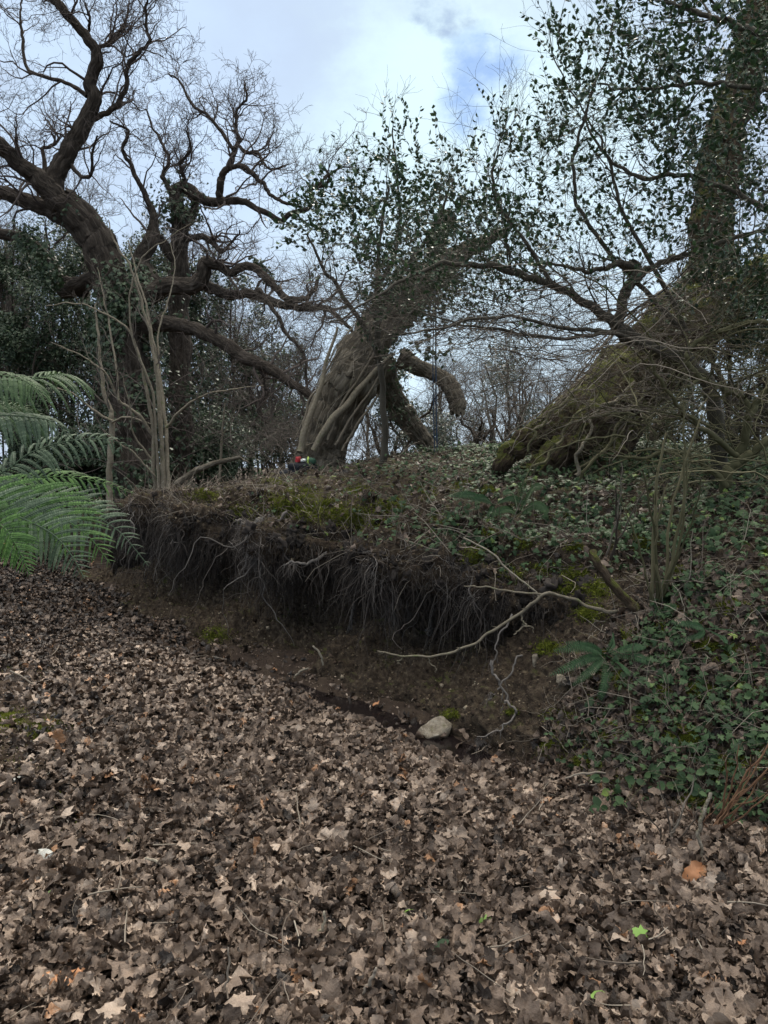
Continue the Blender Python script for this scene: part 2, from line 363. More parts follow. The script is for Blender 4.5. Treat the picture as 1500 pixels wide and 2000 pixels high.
def G(x,y,sd=None):
    d,a=signed(x,y) if sd is None else sd
    p=np.stack([x*.55,y*.55,x*0],-1)
    z=.05*fbm(p,3,3)+.012*fbm(np.stack([x*6,y*6,x*0],-1),2,9)
    m=sstep(S_0-.2,S_1+.1,a)*(1-sstep(S_3-.5,S_3+.9,a))
    z=z-.15*np.exp(-((d+.16)/.25)**2)*m
    z=z-.06*np.exp(-((d+.2)/.3)**2)*(1-m)*sstep(S_R,S_0,a)
    z=z+sstep(11.5,19,y)*.95*(1-sstep(60,90,y))+.9*sstep(-2.3,-4.6,x-(-.28*(y-4)))*sstep(3,7,y)*(1-sstep(9,12,y))*.25
    z=z-.25*sstep(.3,1.2,d)*(1-sstep(11.5,15,y))
    return z
gx=np.concatenate([-np.geomspace(400,7.2,34),np.linspace(-7,5,420),np.geomspace(5.2,400,34)])
gy=np.concatenate([[-400,-150,-60,-25,-10,-4,-1,.3],np.linspace(.9,13.5,440),np.geomspace(13.7,420,60)])
X,Y=np.meshgrid(gx,gy); Z=G(X,Y)
gv=np.stack([X,Y,Z],-1)
gi=np.arange(gv.shape[0]*gv.shape[1]).reshape(gv.shape[:2])
gq=np.stack([gi[:-1,:-1],gi[:-1,1:],gi[1:,1:],gi[1:,:-1]],-1).reshape(-1,4)
ac=Acc(); ac.add(gv.reshape(-1,3),gq); ground=build('ground',ac,M['soil']); tag(ground,'dark brown woodland floor under fallen leaves',None,kind='structure')
# bank: cross-sections lofted along the foot line
prO=np.array([(-.10,-.34),(.06,-.16),(.16,-.06),(.34,.06),(.58,.17),(.80,.30),(.90,.42),(.92,.55),(.80,.66),(.60,.74),(.40,.80),(.30,.88),(.33,1.0),(.52,1.10),(.95,1.22),(1.6,1.36),(2.4,1.50),(3.4,1.66),(5,1.70),(9,1.6),(16,1.2),(34,.9),(70,-1)])
prN=np.array([(-.12,-.34),(.0,-.14),(.06,.04),(.14,.16),(.22,.28),(.30,.40),(.40,.50),(.50,.58),(.60,.66),(.70,.73),(.80,.80),(.92,.86),(1.05,.93),(1.25,1.02),(1.55,1.15),(2.0,1.28),(2.6,1.40),(3.4,1.50),(5,1.55),(9,1.5),(16,1.2),(34,.9),(70,-1)])
prN=prN.copy(); prN[2:,0]*=1.0
na=620; aa=np.concatenate([np.linspace(0,S_R-.8,50)[:-1],np.linspace(S_R-.8,min(S_E+1.0,FL-.02),na)])
uu=np.concatenate([np.linspace(0,16.2,230),np.linspace(16.4,22,40)])
wO=sstep(S_0+.40,S_1+.70,aa)
Hr=np.interp(aa,[S_R,S_0,S_1,S_2,S_3,S_4,S_E],[.72,.50,.74,.93,1.08,1.14,1.02])
Ct=np.interp(aa,[S_R-2,S_0,S_2,S_3,S_4,S_E],[1.42,1.52,1.72,1.78,1.66,1.34])
prOf=catmull(prO,23); 
rows=[]
fp=foot(aa); fn=fnorm(aa)
for k in range(len(aa)):
    o=prO.copy(); h=Hr[k]
    o[5:13,1]=np.array([.32,.45,.60,.72,.80,.86,.93,1.0])*h
    o[12:18,1]=h+(Ct[k]-h)*np.array([0,.16,.34,.56,.76,1.0]); o[18,1]=Ct[k]+.02; o[19,1]=Ct[k]-.1
    nn=prN.copy(); nn[13:19,1]=nn[12,1]+(Ct[k]-nn[12,1])*np.array([.14,.36,.60,.82,1.0,1.03])
    p=o*wO[k]+nn*(1-wO[k])
    e=1-sstep(S_E-.15,S_E+.75,aa[k]); p[:,1]=p[:,1]*(e*1.35-.35) if e<1 else p[:,1]
    q=np.stack([np.interp(uu,np.arange(23),p[:,0]),np.interp(uu,np.arange(23),p[:,1])],-1)
    # smooth the section
    for _ in range(3): q[1:-1]=(q[:-2]+2*q[1:-1]+q[2:])/4
    rows.append(q)
rows=np.array(rows)
BV=np.empty(rows.shape[:2]+(3,))
fan=.0
BV[...,0]=fp[:,None,0]+fn[:,None,0]*rows[...,0]; BV[...,1]=fp[:,None,1]+fn[:,None,1]*rows[...,0]; BV[...,2]=rows[...,1]
def gridnormals(V):
    a=np.gradient(V,axis=0); b=np.gradient(V,axis=1); n=nrm(np.cross(a,b)); return n
bn=gridnormals(BV)
if bn[100,250,2]<0: bn=-bn
dd=rows[...,0]
near=(1-sstep(5,9,dd))
ov=wO[:,None]*sstep(7.5,9,uu)[None]*(1-sstep(13.2,14.5,uu))[None]
disp=.055*fbm(BV*2.3,3,21)+.030*fbm(BV*9,4,22,.6)+.012*fbm(BV*35,2,23)
dirt=sstep(1.5,2.5,uu)[None]*(1-sstep(8,9,uu))[None]*wO[:,None]
disp=disp*(1+1.9*ov+.9*dirt)+dirt*.03*np.abs(fbm(BV*16,3,27))
lip=.26*fbm(np.stack([BV[...,0]*2.2,BV[...,1]*2.2,BV[...,2]*.6],-1),3,31)*ov
BV=BV+bn*(disp*near)[...,None]+(np.stack([fn[:,0],fn[:,1],fn[:,0]*0],-1)[:,None])*(-lip)[...,None]
bn=gridnormals(BV)
if bn[100,250,2]<0: bn=-bn
bi=np.arange(BV.shape[0]*BV.shape[1]).reshape(BV.shape[:2])
bq=np.stack([bi[:-1,:-1],bi[:-1,1:],bi[1:,1:],bi[1:,:-1]],-1).reshape(-1,4)
ac=Acc(); ac.add(BV.reshape(-1,3),bq); bank=build('bank',ac,M['bank']); tag(bank,'undercut earth bank beside the leafy hollow',None,kind='structure')
bvB=BVHTree.FromPolygons(BV.reshape(-1,3).tolist(),bq.tolist())
sel=gv.reshape(-1,3)
bvG=BVHTree.FromPolygons(sel.tolist(),gq.tolist())
def ray(px,py,what='all'):
    d=pixdir(px,py).normalized(); o=Vector((0,0,CAMZ)); best=None
    for n_,b in (('bank',bvB),('ground',bvG)):
        if what!='all' and what!=n_: continue
        h=b.ray_cast(o,d,80)
        if h[0] is not None and (best is None or h[3]<best[3]): best=h
    if best is None: return None
    n=best[1]; n=n if n.dot(d)<0 else -n
    return np.array(best[0]),np.array(n)
def on(px,py,lift=0.0):
    r=ray(px,py)
    if r is None: return PX(px,py,9.)
    return r[0]+r[1]*lift
def down(x,y):
    """height of the surface under a point"""
    z=-9
    for b in (bvB,bvG):
        h=b.ray_cast(Vector((float(x),float(y),6)),Vector((0,0,-1)),20)
        if h[0] is not None: z=max(z,h[0].z)
    return z if z>-9 else 0.0
def bsample(rng,n,u0,u1,a0=None,a1=None):
    """random points on the bank grid: position, normal, arc, d"""
    a0=S_R-1.3 if a0 is None else a0; a1=S_E+.5 if a1 is None else a1
    i0=np.searchsorted(aa,a0); i1=min(np.searchsorted(aa,a1),len(aa)-2)
    j0=np.searchsorted(uu,u0); j1=min(np.searchsorted(uu,u1),len(uu)-2)
    # weight by cell area
    c=BV[i0:i1+1,j0:j1+1]; ar=np.linalg.norm(np.cross(c[1:,:-1]-c[:-1,:-1],c[:-1,1:]-c[:-1,:-1]),axis=-1).ravel()
    k=rng.choice(len(ar),n,p=ar/ar.sum()); I=k//(j1-j0)+i0; J=k%(j1-j0)+j0
    f=rng.random(n)[:,None]; g=rng.random(n)[:,None]
    p=BV[I,J]*(1-f)*(1-g)+BV[I+1,J]*f*(1-g)+BV[I,J+1]*(1-f)*g+BV[I+1,J+1]*f*g
    return p,bn[I,J],aa[I],dd[I,J],uu[J]
# water in the ditch
rg=np.random.default_rng(4)
m=60; ta=np.linspace(S_1-.40,S_2+.75,m); c0=foot(ta); nn_=fnorm(ta)
wv_=.5*np.sin(np.linspace(0,math.pi,m))**.5
inn=c0+nn_*.22; outp=c0-nn_*(.20+.16*wv_+.03*fbm(np.stack([ta*3,ta*0,ta*0],-1),2,3))[:,None]
wvv=np.concatenate([np.c_[inn,np.full(m,-.118)],np.c_[outp,np.full(m,-.118)]]); wq=[(i,i+1,m+i+1,m+i) for i in range(m-1)]
ac=Acc(); ac.add(wvv,np.array(wq)); water=build('water',ac,M['water']); tag(water,'narrow dark puddle at the foot of the undercut bank',None,kind='structure')
# ------------------------------------------------------------------ leaf templates
def leaf_tpl(rows_,lob,wid,cup,bend,crump,seed,cols=5):
    rg=np.random.default_rng(seed); s=np.linspace(0,1,rows_)
    w=wid*np.sin(math.pi*np.clip(s*.94+.03,0,1)**1.15)**.8
    k=np.arange(rows_); lo=np.where(k%2==1,1+lob,1-lob) if rows_<14 else 1+lob*np.sin(s*2*math.pi*rg.uniform(3.2,4.4)+rg.uniform(0,6)); lo[0]=lo[-1]=1
    w=w*lo*(1+rg.normal(0,.12,rows_)); w[0]=.025; w[-1]=.04
    wl=w*(1+rg.normal(0,.12,rows_)); c=np.linspace(-1,1,cols)
    v=np.zeros((rows_,cols,3))
    v[...,0]=(s-.5)[:,None]+ .05*np.abs(c)[None]*rg.normal(1,.5,(rows_,1))
    v[...,1]=np.where(c[None]<0,w[:,None],wl[:,None])*c[None]
    ph=rg.uniform(0,6.3,4)
    b=bend*np.sin(s*math.pi+ph[0]*.3)+.05*np.sin(s*9+ph[1])
    cu=cup*(1+.6*np.sin(s*5+ph[2]))
    v[...,2]=b[:,None]+cu[:,None]*np.abs(c)[None]**1.5+crump*rg.normal(0,1,(rows_,cols))*(.4+.6*np.abs(c)[None])+(.016*np.sin(2*math.pi*(5*s[:,None]-1.2*np.abs(c)[None])) if rows_>13 else 0)+.04*np.sin(s*11+ph[3])[:,None]*c[None]
    tw=rg.normal(0,.5)*(s-.5); y=v[...,1].copy(); z=v[...,2].copy()
    v[...,1]=y*np.cos(tw)[:,None]-z*np.sin(tw)[:,None]; v[...,2]=y*np.sin(tw)[:,None]+z*np.cos(tw)[:,None]
    i=np.arange(rows_*cols).reshape(rows_,cols)
    q=np.stack([i[:-1,:-1],i[:-1,1:],i[1:,1:],i[1:,:-1]],-1).reshape(-1,4)
    return v.reshape(-1,3),q
rT=np.random.default_rng(77)
OAKN=[leaf_tpl(17,.30,.21+.07*rT.random(),rT.choice([-1,1])*rT.uniform(.05,.30),rT.normal(0,.15),.036,100+i) for i in range(14)]
OAKF=[leaf_tpl(9,.15,.22+.07*rT.random(),rT.choice([-1,1])*rT.uniform(.05,.28),rT.normal(0,.14),.045,200+i,3) for i in range(8)]
def fan(out,z0=0.0,droop=0.0,seed=0):
    o=np.array(out,float); rg=np.random.default_rng(seed); n=len(o)
    v=np.zeros((n+1,3)); v[0]=(.05,0,z0); v[1:,:2]=o; v[1:,2]=-droop*(o**2).sum(1)+rg.normal(0,.03,n)
    t=np.array([(0,1+i,1+(i+1)%n) for i in range(n)]); return v,t
ivy_o=[(-.26,0),(-.46,.24),(-.20,.24),(-.12,.52),(.06,.20),(.26,.28),(.62,0),(.26,-.28),(.06,-.20),(-.12,-.52),(-.20,-.24),(-.46,-.24)]
IVY=[fan([(x+rT.normal(0,.03),y+rT.normal(0,.03)) for x,y in ivy_o],.05,.25,i) for i in range(4)]
hol_o=[(-.5,0),(-.34,.16),(-.26,.13),(-.12,.24),(-.04,.17),(.10,.24),(.18,.15),(.30,.16),(.36,.07),(.58,0),(.36,-.07),(.30,-.16),(.18,-.15),(.10,-.24),(-.04,-.17),(-.12,-.24),(-.26,-.13),(-.34,-.16)]
HOL=[fan([(x,y*1.45*(1+rT.normal(0,.1))) for x,y in hol_o],-.08,-.5,10+i) for i in range(3)]
SIM=(np.array([(-.5,0,0),(0,.24,.06),(.5,0,-.05),(0,-.24,.06)]),np.array([(0,1,2,3)]))
OVA=(np.array([(-.5,0,0),(-.2,.26,.05),(.2,.22,.05),(.5,0,-.06),(.2,-.22,.05),(-.2,-.26,.05),(0,0,-.02)]),np.array([(6,0,1),(6,1,2),(6,2,3),(6,3,4),(6,4,5),(6,5,0)]))
def strew(acc,tpls,pos,nor,rng,size,tilt,rnd,tri=False,d=None):
    k=rng.integers(0,len(tpls),len(pos))
    nn=nrm(nor+rng.normal(0,1,pos.shape)*np.reshape(tilt,(-1,1)))
    A,B,C=frame(nn,rng,d)
    sz=np.broadcast_to(np.asarray(size,float),(len(pos),))
    for i in range(len(tpls)):
        s=k==i; v,f=tpls[i]
        scatter(acc,v,None if tri else f,f if tri else None,pos[s],A[s],B[s],C[s],sz[s],rnd[s])
# ------------------------------------------------------------------ leaf litter
rg=np.random.default_rng(11)
def inview(p,mx=120):
    px,py,f=toPX(p); return (f>0)&(px>-mx)&(px<1500+mx)&(py<2150)
ac=Acc(); ny0,ny1=1.7,13.5
def litter_pts(n,y0,y1):
    y=rg.uniform(y0,y1,n*3); x=rg.uniform(-1,1,n*3)*(.58*(y+.6)+.8)
    keep=rg.random(n*3)<(.58*(y+.6)+.8)/(.58*(y1+.6)+.8)          # uniform per area
    return x[keep],y[keep]
def addlit(n,y0,y1,T,smin,smax):
    x,y=litter_pts(n,y0,y1); d,a=signed(x,y)
    edge=.0+.10*fbm(np.stack([x*2.5,y*2.5,x*0],-1),2,5)
    wet=sstep(S_0+.0,S_1+.1,a)*(1-sstep(S_3+.2,S_3+1.4,a))
    lim=.16-.34*wet+edge*1.6
    # thinner on the mossy left shoulder
    thin=sstep(-.30,-.50,x/y)*sstep(3,3.6,y)*(1-sstep(5.6,6.8,y))
    pk=rg.random(len(x))
    k=(d<lim)|((d<lim+.35)&(pk<.07)&(d>-2)); k&=(pk>thin*.86)
    x,y=x[k],y[k]; z=G(x,y)
    dens=fbm(np.stack([x*1.3,y*1.3,x*0],-1),3,44)
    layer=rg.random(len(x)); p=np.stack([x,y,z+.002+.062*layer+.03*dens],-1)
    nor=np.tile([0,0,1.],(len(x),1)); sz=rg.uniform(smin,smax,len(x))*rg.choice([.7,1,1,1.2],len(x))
    r=np.clip(.08+.62*layer+rg.normal(0,.19,len(x))-.24*sstep(3.6,8.5,y)-.10*sstep(-.2,-.45,x/y)*sstep(3,4,y)+.10*dens-.12*(rg.random(len(x))<.2)-.3*sstep(.45,.0,lim[k]-d[k] if False else np.abs(d[k]-lim[k]))*wet[k]*.6,0.0,.93)  # gap shade put into colour: lower leaves darker; far and ditch-side leaves damp
    r=np.where(rg.random(len(x))<.016,1.0,r)
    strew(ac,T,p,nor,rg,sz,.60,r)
addlit(16500,1.7,4.4,OAKN,.05,.105)
addlit(24000,4.4,8.0,OAKF,.045,.085)
addlit(12500,8.0,13.5,OAKF,.05,.085)
def frags(n,y0,y1,s0,s1):
    x,y=litter_pts(n,y0,y1); d,a=signed(x,y); k=d<.25; x,y=x[k],y[k]
    p=np.stack([x,y,G(x,y)+rg.uniform(.004,.05,len(x))],-1)
    strew(ac,[SIM],p,np.tile([0,0,1.],(len(x),1)),rg,rg.uniform(s0,s1,len(x)),.7,np.clip(rg.normal(.4,.25,len(x)),0,.93))
frags(6000,1.7,4.4,.008,.028); frags(9000,4.4,8,.012,.035)
x,y=litter_pts(130,1.8,6); d,a=signed(x,y); k=d<0; x,y=x[k],y[k]; p=np.stack([x,y,G(x,y)+.045],-1)
MAP=[(np.c_[v[:,:2]*1.0,v[:,2]*2.2+rT.normal(0,.04,len(v))],f) for v,f in [fan([(a_*(1+rT.normal(0,.06)),b_*(1+rT.normal(0,.06))) for a_,b_ in [(-.35,0),(-.45,.18),(-.25,.22),(-.30,.48),(-.02,.30),(.10,.50),(.20,.25),(.38,.30),(.35,.12),(.60,0),(.35,-.12),(.38,-.30),(.20,-.25),(.10,-.50),(-.02,-.30),(-.30,-.48),(-.25,-.22),(-.45,-.18)]],.02,.3,i) for i in range(4)]]
strew(ac,MAP,p,np.tile([0,0,1.],(len(x),1)),rg,rg.uniform(.08,.13,len(x)),.5,np.clip(rg.normal(.6,.2,len(x)),0,.93),True)
lit=build('leaf_litter',ac,M['litter']); tag(lit,'thick carpet of curled brown oak leaves over the hollow floor','leaf litter',kind='stuff')
rg2=np.random.default_rng(12); ac=Acc(); m=260; y=rg2.uniform(1.9,8,m); x=rg2.uniform(-.55,.5,m)*y; d,a=signed(x,y); k=d<.1; x,y=x[k],y[k]; m=len(x); an=rg2.uniform(0,6.28,m); L=rg2.uniform(.06,.28,m); K=6
dr=np.stack([np.cos(an),np.sin(an),rg2.normal(0,.12,m)],-1); pts=[np.stack([x,y,G(x,y)+rg2.uniform(.04,.075,m)],-1)]
for j in range(K-1): pts.append(pts[-1]+dr*(L/(K-1))[:,None]); dr=nrm(dr+rg2.normal(0,.16,dr.shape)*np.array([1,1,.4]))
tubes(ac,np.stack(pts,1),rg2.uniform(.0012,.0035,m)[:,None]*np.linspace(1,.5,K)[None],5,rg2.random(m))
o=build('fallen_twigs',ac,M['straw']); tag(o,'small broken twigs scattered over the leaf litter','twigs',kind='stuff')
# odd bright leaves lying on top of the litter
def single_leaf(px,py,mt,size,lab,T,tri=False,tilt=.35,name='fallen_leaf'):
    p=on(px,py); p=p+np.array([0,0,.045]); a=Acc()
    strew(a,[T],p[None],np.array([[0,-.3,1.]]),rg,size,tilt,np.array([rg.random()]),tri)
    o=build(name,a,mt,loc=p); tag(o,lab,'leaf',group='bright leaves on the litter'); return o
single_leaf(120,1935,M['leaf_orange'],.14,'large orange brown leaf near the bottom left corner',OAKN[7],tilt=.02)
single_leaf(1450,1865,M['leaf_orange'],.035,'small tan leaf at the right edge',OAKN[3])
single_leaf(1345,1742,M['leaf_orange'],.12,'broad reddish brown leaf at lower right',OAKN[5],tilt=.15)
for q in [(990,1704,.05,'lime green scrap of leaf, highest of the bright ones'),(797,1802,.05,'lime green leaf left of the other bright leaves'),(948,1823,.05,'lime green leaf just right of the lowest middle litter'),(1250,1846,.06,'lime green leaf on a pale brown leaf at lower right'),(1395,1740,.035,'tiny lime green leaf beside the broad reddish leaf')]:
    single_leaf(q[0],q[1],M['leaf_lime'],q[2],q[3],IVY[1],True)
for q in [(862,1872,.06,'dark green ivy leaf among brown leaves at bottom centre'),(90,1775,.06,'dark green ivy leaf on the litter at lower left'),(1486,1705,.05,'dark green ivy leaf at the right edge')]:
    single_leaf(q[0],q[1],M['ivy'],q[2],q[3],OVA,True)
single_leaf(1170,1975,M['leaf_lime'],.06,'yellow green rounded leaf at the bottom edge',OVA,True)
single_leaf(735,1387,M['leaf_orange'],.07,'tan oak leaf floating on the dark puddle',OAKF[2],tilt=.05)
# ------------------------------------------------------------------ bank dressing
rg=np.random.default_rng(21)
# fine dead twigs and straw over the top and slope
ac=Acc()
def lying(n,u0,u1,L0,L1,r0,r1,a0=None,a1=None,lift=.004,tilt=.22,K=5,mask=None,rlo=0,rhi=1,wig=.25):
    p,nn,a,d,u=bsample(rg,n,u0,u1,a0,a1)
    if mask is not None:
        k=mask(p,a,d); p,nn=p[k],nn[k]
    A,B,C=frame(nn+rg.normal(0,tilt,p.shape),rg); m=len(p)
    L=rg.uniform(L0,L1,m); pts=[p+nn*lift]; dr=A.copy()
    for k in range(K-1):
        pts.append(pts[-1]+dr*(L/(K-1))[:,None]); dr=nrm(dr+rg.normal(0,wig,dr.shape)-.12*nn*(k>1))
    R=rg.uniform(r0,r1,m)[:,None]*np.linspace(1,.45,K)[None]
    tubes(ac,np.stack(pts,1),R,3,rg.uniform(rlo,rhi,m))
lying(11000,11.4,17.2,.05,.22,.0012,.0035)
lying(2600,11.6,17.4,.2,.5,.0018,.005,wig=.18,rlo=.3)
lying(2600,1.5,11.6,.04,.22,.001,.003,a1=S_0+.5,tilt=.5)
lying(420,2.5,12,.15,.4,.0015,.004,a1=S_0+.3,tilt=.5,rlo=.3)
lying(320,11.5,18,.2,.6,.0012,.0030,a1=S_1+.4,lift=.05,tilt=.6,wig=.2,K=8,rlo=.3)
lying(260,2.5,12,.15,.45,.0012,.0028,a1=S_0+.4,lift=.05,tilt=.7,wig=.25,K=8,rlo=.2)
o=build('twig_litter',ac,M['straw']); tag(o,'fine dead twigs and straw strewn over the bank','twig litter',kind='stuff')
# brown leaves caught on the bank
ac=Acc(); p,nn,a,d,u=bsample(rg,11000,11.6,18)
k=(rg.random(len(p))<.35+.65*sstep(900,1250,toPX(p)[0])); p,nn=p[k],nn[k]
strew(ac,OAKF,p+nn*.015,nn,rg,rg.uniform(.04,.09,len(p)),.6,np.clip(rg.normal(.35,.2,len(p)),0,1))
p,nn,a,d,u=bsample(rg,3200,1.5,11.6,a1=S_0+.4)
strew(ac,OAKF,p+nn*.015,nn,rg,rg.uniform(.04,.09,len(p)),.6,np.clip(rg.normal(.35,.2,len(p)),0,1))
o=build('bank_leaves',ac,M['litter']); tag(o,'scattered brown leaves caught on the bank','leaf litter',kind='stuff')
# soil crumbs on the dirt slope and rim
ac=Acc()
ico=np.array([(0,0,.5),(.45,0,.05),(-.1,.42,.0),(-.4,-.1,.1),(.05,-.42,.0),(0,0,-.4)]); icf=np.array([(0,1,2),(0,2,3),(0,3,4),(0,4,1),(5,2,1),(5,3,2),(5,4,3),(5,1,4)])
p,nn,a,d,u=bsample(rg,34000,1.4,13.5,a0=S_0-.5)
C=nrm(rg.normal(0,1,p.shape)); A,B,C=frame(C,rng=rg)
scatter(ac,ico,None,icf,p,A,B,C,rg.uniform(.008,.024,len(p))*rg.choice([.5,1,1,1.5,2.6],len(p),p=[.3,.3,.25,.12,.03]),rg.random(len(p)))
o=build('soil_crumbs',ac,mat('crumb',[(0,(.02,.014,.01)),(.6,(.07,.05,.036)),(.9,(.13,.10,.065)),(1,(.26,.22,.16))],.95,(30,.5),None,.15)); tag(o,'loose lumps of dark soil on the bank face','soil',kind='stuff')
# moss
MOSS=[(1000,1120,30),(1165,1150,34),(1250,1060,28),(1330,1120,30),(1420,1180,34),(1210,1330,32),(1260,1400,34),(1340,1440,40),(1420,1500,44),(1180,1440,30),(1090,1400,26),(1300,1230,30),(1450,1350,36),(1020,1060,26),(950,1040,26),(860,1010,28),(1100,1010,24),(930,1085,38),(1125,1120,34),(1108,1148,26),(1150,1195,36),(620,998,50),(705,1012,55),(560,985,60),(400,962,40),(475,1000,35),(660,1005,40),(760,985,40),(700,960,35),(905,950,28),(955,960,24),(640,985,30),(830,960,26),(1120,1070,20),(1060,1110,26),(1240,1240,30),(1365,1350,40),(1430,1275,40),(1080,1455,26),(1130,1490,36),(1345,1575,44),(1290,1350,20),(1380,1260,24),(1475,1450,34),(1070,1265,30),(15,1405,36),(90,1430,46),(905,1563,26),(1100,1560,24),(990,1560,16),(540,945,40),(600,960,30),(1300,1290,22),(1200,1420,20),(560,1385,30),(420,1240,34),(1180,1280,20),(1490,1080,16),(880,1395,20),(1000,1390,16)]
ac=Acc()
tv=np.array([(0,-.12,0),(0,.12,0),(.25,0,.9)]); tf=np.array([(0,1,2)])
for mx,my,mr in MOSS:
    n=int(mr*mr*1.1); q=rg.normal(0,.42,(n,2))*np.array([mr,mr*.55]); pts=[];ns=[]
    for dx,dy in q:
        h=ray(mx+dx,my+dy)
        if h is None or h[0][1]>14: continue
        pts.append(h[0]);ns.append(h[1])
    if not pts: continue
    p=np.array(pts);nn=np.array(ns); D=np.median(p[:,1]); 
    keep=np.abs(p[:,1]-D)<.6; p,nn=p[keep],nn[keep]
    h=.02*np.exp(-(((p-np.median(p,0))**2).sum(1))/(mr/1500*D*.5)**2)
    C=nrm(nn+rg.normal(0,.5,p.shape)); A,B,C=frame(C,rng=rg)
    scatter(ac,tv,None,tf,p+nn*h[:,None],A,B,C,rg.uniform(.012,.03,len(p)),np.clip(rg.normal(.5,.22,len(p)),0,1))
# general thin moss film
p,nn,a,d,u=bsample(rg,60000,11.6,17.5)
k=(fbm(p*2.2,3,61)+rg.normal(0,.12,len(p))>.10)&(nn[:,2]>.2); p,nn=p[k],nn[k]
C=nrm(nn+rg.normal(0,.5,p.shape)); A,B,C=frame(C,rng=rg)
scatter(ac,tv,None,tf,p,A,B,C,rg.uniform(.010,.024,len(p)),np.clip(rg.normal(.3,.2,len(p)),0,1))
p,nn,a,d,u=bsample(rg,30000,1.5,12,a1=S_0+.4)
k=(fbm(p*2.6,3,62)+rg.normal(0,.1,len(p))>.12); p,nn=p[k],nn[k]
C=nrm(nn+rg.normal(0,.5,p.shape)); A,B,C=frame(C,rng=rg)
scatter(ac,tv,None,tf,p,A,B,C,rg.uniform(.010,.026,len(p)),np.clip(rg.normal(.25,.2,len(p)),0,1))
x=rg.uniform(-.6,-.22,14000); y=rg.uniform(2.9,6.8,14000); x=x*y; k=fbm(np.stack([x*2.2,y*2.2,x*0],-1),3,63)>.12; x,y=x[k],y[k]; p=np.stack([x,y,G(x,y)+.004],-1)
C=nrm(np.array([0,0,1.])+rg.normal(0,.5,p.shape)); A,B,C=frame(C,rng=rg)
scatter(ac,tv,None,tf,p,A,B,C,rg.uniform(.010,.022,len(p)),np.clip(rg.normal(.25,.2,len(p)),0,1))
o=build('moss',ac,M['moss']); tag(o,'patches of yellow green moss on the bank and floor','moss',kind='stuff')
# ivy ground cover
ac=Acc(); p,nn,a,d,u=bsample(rg,52000,11.9,18.3)
px,py,_=toPX(p); w=sstep(640,1050,px)*.85+.10*(px>500)
w=w*(.35+.65*sstep(-.25,.25,fbm(p*1.7,3,71)))
w=w*np.where((px>1000)&(py>1180),.62*sstep(-.02,.22,fbm(p*3.0,3,73)),1)*np.where((px<1095)&(py>1150),.0,1)
k=rg.random(len(p))<w; p,nn=p[k],nn[k]; m=len(p)
upn=nrm(nn*.6+np.array([0,-.35,.7])); 
strew(ac,IVY,p+nn*(rg.uniform(.015,.09,m))[:,None],upn,rg,rg.uniform(.022,.056,m),.42,np.clip(rg.normal(.45,.24,m),0,1),True)
p,nn,a,d,u=bsample(rg,34000,13.2,18.3); px,py,_=toPX(p); k=(px>880)&(py<1190)&(rg.random(len(p))<sstep(880,1050,px)*(.45+.5*sstep(-.2,.2,fbm(p*1.5,3,75)))); p,nn=p[k],nn[k]; m=len(p)
strew(ac,IVY,p+nn*(rg.uniform(.03,.11,m))[:,None],nrm(nn*.6+np.array([0,-.45,.6])),rg,rg.uniform(.028,.06,m),.4,np.clip(rg.normal(.5,.24,m),0,1),True)
p,nn,a,d,u=bsample(rg,9000,1.5,12,a1=S_0+.15)
k=(rg.random(len(p))<.15+.6*sstep(-.1,.3,fbm(p*2,3,72)))&(toPX(p)[0]>1090); p,nn=p[k],nn[k]; m=len(p)
strew(ac,IVY,p+nn*(rg.uniform(.015,.07,m))[:,None],nrm(nn*.6+np.array([0,-.3,.6])),rg,rg.uniform(.022,.05,m),.4,np.clip(rg.normal(.4,.22,m),0,1),True)
o=build('ivy_ground_cover',ac,M['ivy']); tag(o,'dark green ivy leaves trailing over the bank','ivy',kind='stuff')
# hanging roots
ac=Acc(); ac2=Acc()
def hang(n,u0,u1,L0,L1,r0,r1,acc,wig=.16,out=.25,side=0.0,K=9,a0=None,rl=0.,rh=.6,grav=.8,S=3):
    p,nn,a,d,u=bsample(rg,n,u0,u1,S_0+.62 if a0 is None else a0,S_E+.3)
    fnn=fnorm(a); o3=np.stack([-fnn[:,0],-fnn[:,1],a*0],-1); al=np.stack([-fnn[:,1],fnn[:,0],a*0],-1)
    m=len(p); clump=fbm(np.stack([a*3.5,a*0,a*0],-1),3,5)
    L=rg.uniform(L0,L1,m)*(1+.45*clump)*np.interp(a,[S_0,S_1,S_2,S_3,S_4,S_E],[.6,.9,1.1,1.1,1.0,.8])
    dr=nrm(nn*.5+o3*out+al*(rg.normal(0,1,m)*(.3+side))[:,None]+np.array([0,0,-.6])+rg.normal(0,.25,p.shape)); pts=[p-nn*.01]
    for k in range(K-1):
        pts.append(pts[-1]+dr*(L/(K-1))[:,None]); dr=nrm(dr+np.array([0,0,-grav*.45])+rg.normal(0,wig,dr.shape))
    R=(rg.uniform(r0,r1,m)*rg.choice([.7,1,1,1.5],m))[:,None]*np.linspace(1,.25,K)[None]
    tubes(acc,np.stack(pts,1),R,S,np.clip(rg.uniform(rl,rh,m)+.15*clump,0,1))
hang(3600,7.4,10.6,.08,.46,.0012,.0030,ac,wig=.26,rh=.5)
hang(2200,9.2,11.6,.12,.56,.0012,.0030,ac,wig=.26,out=.1,rh=.6)
hang(6200,8.2,12.3,.06,.32,.0010,.0025,ac,wig=.5,side=1.0,grav=.35,out=.1,rl=.1,rh=.7)
hang(360,8.5,12.0,.2,.75,.0028,.0065,ac,wig=.40,K=16,out=.1,side=.5,grav=.5,rl=.1,rh=.7)
hang(10500,8.0,12.5,.03,.20,.0008,.0022,ac,wig=.75,side=1.4,grav=.1,rl=.1,rh=.9)
p,nn,a,d,u=bsample(rg,1100,7.6,12.4,S_0+.6,S_E)
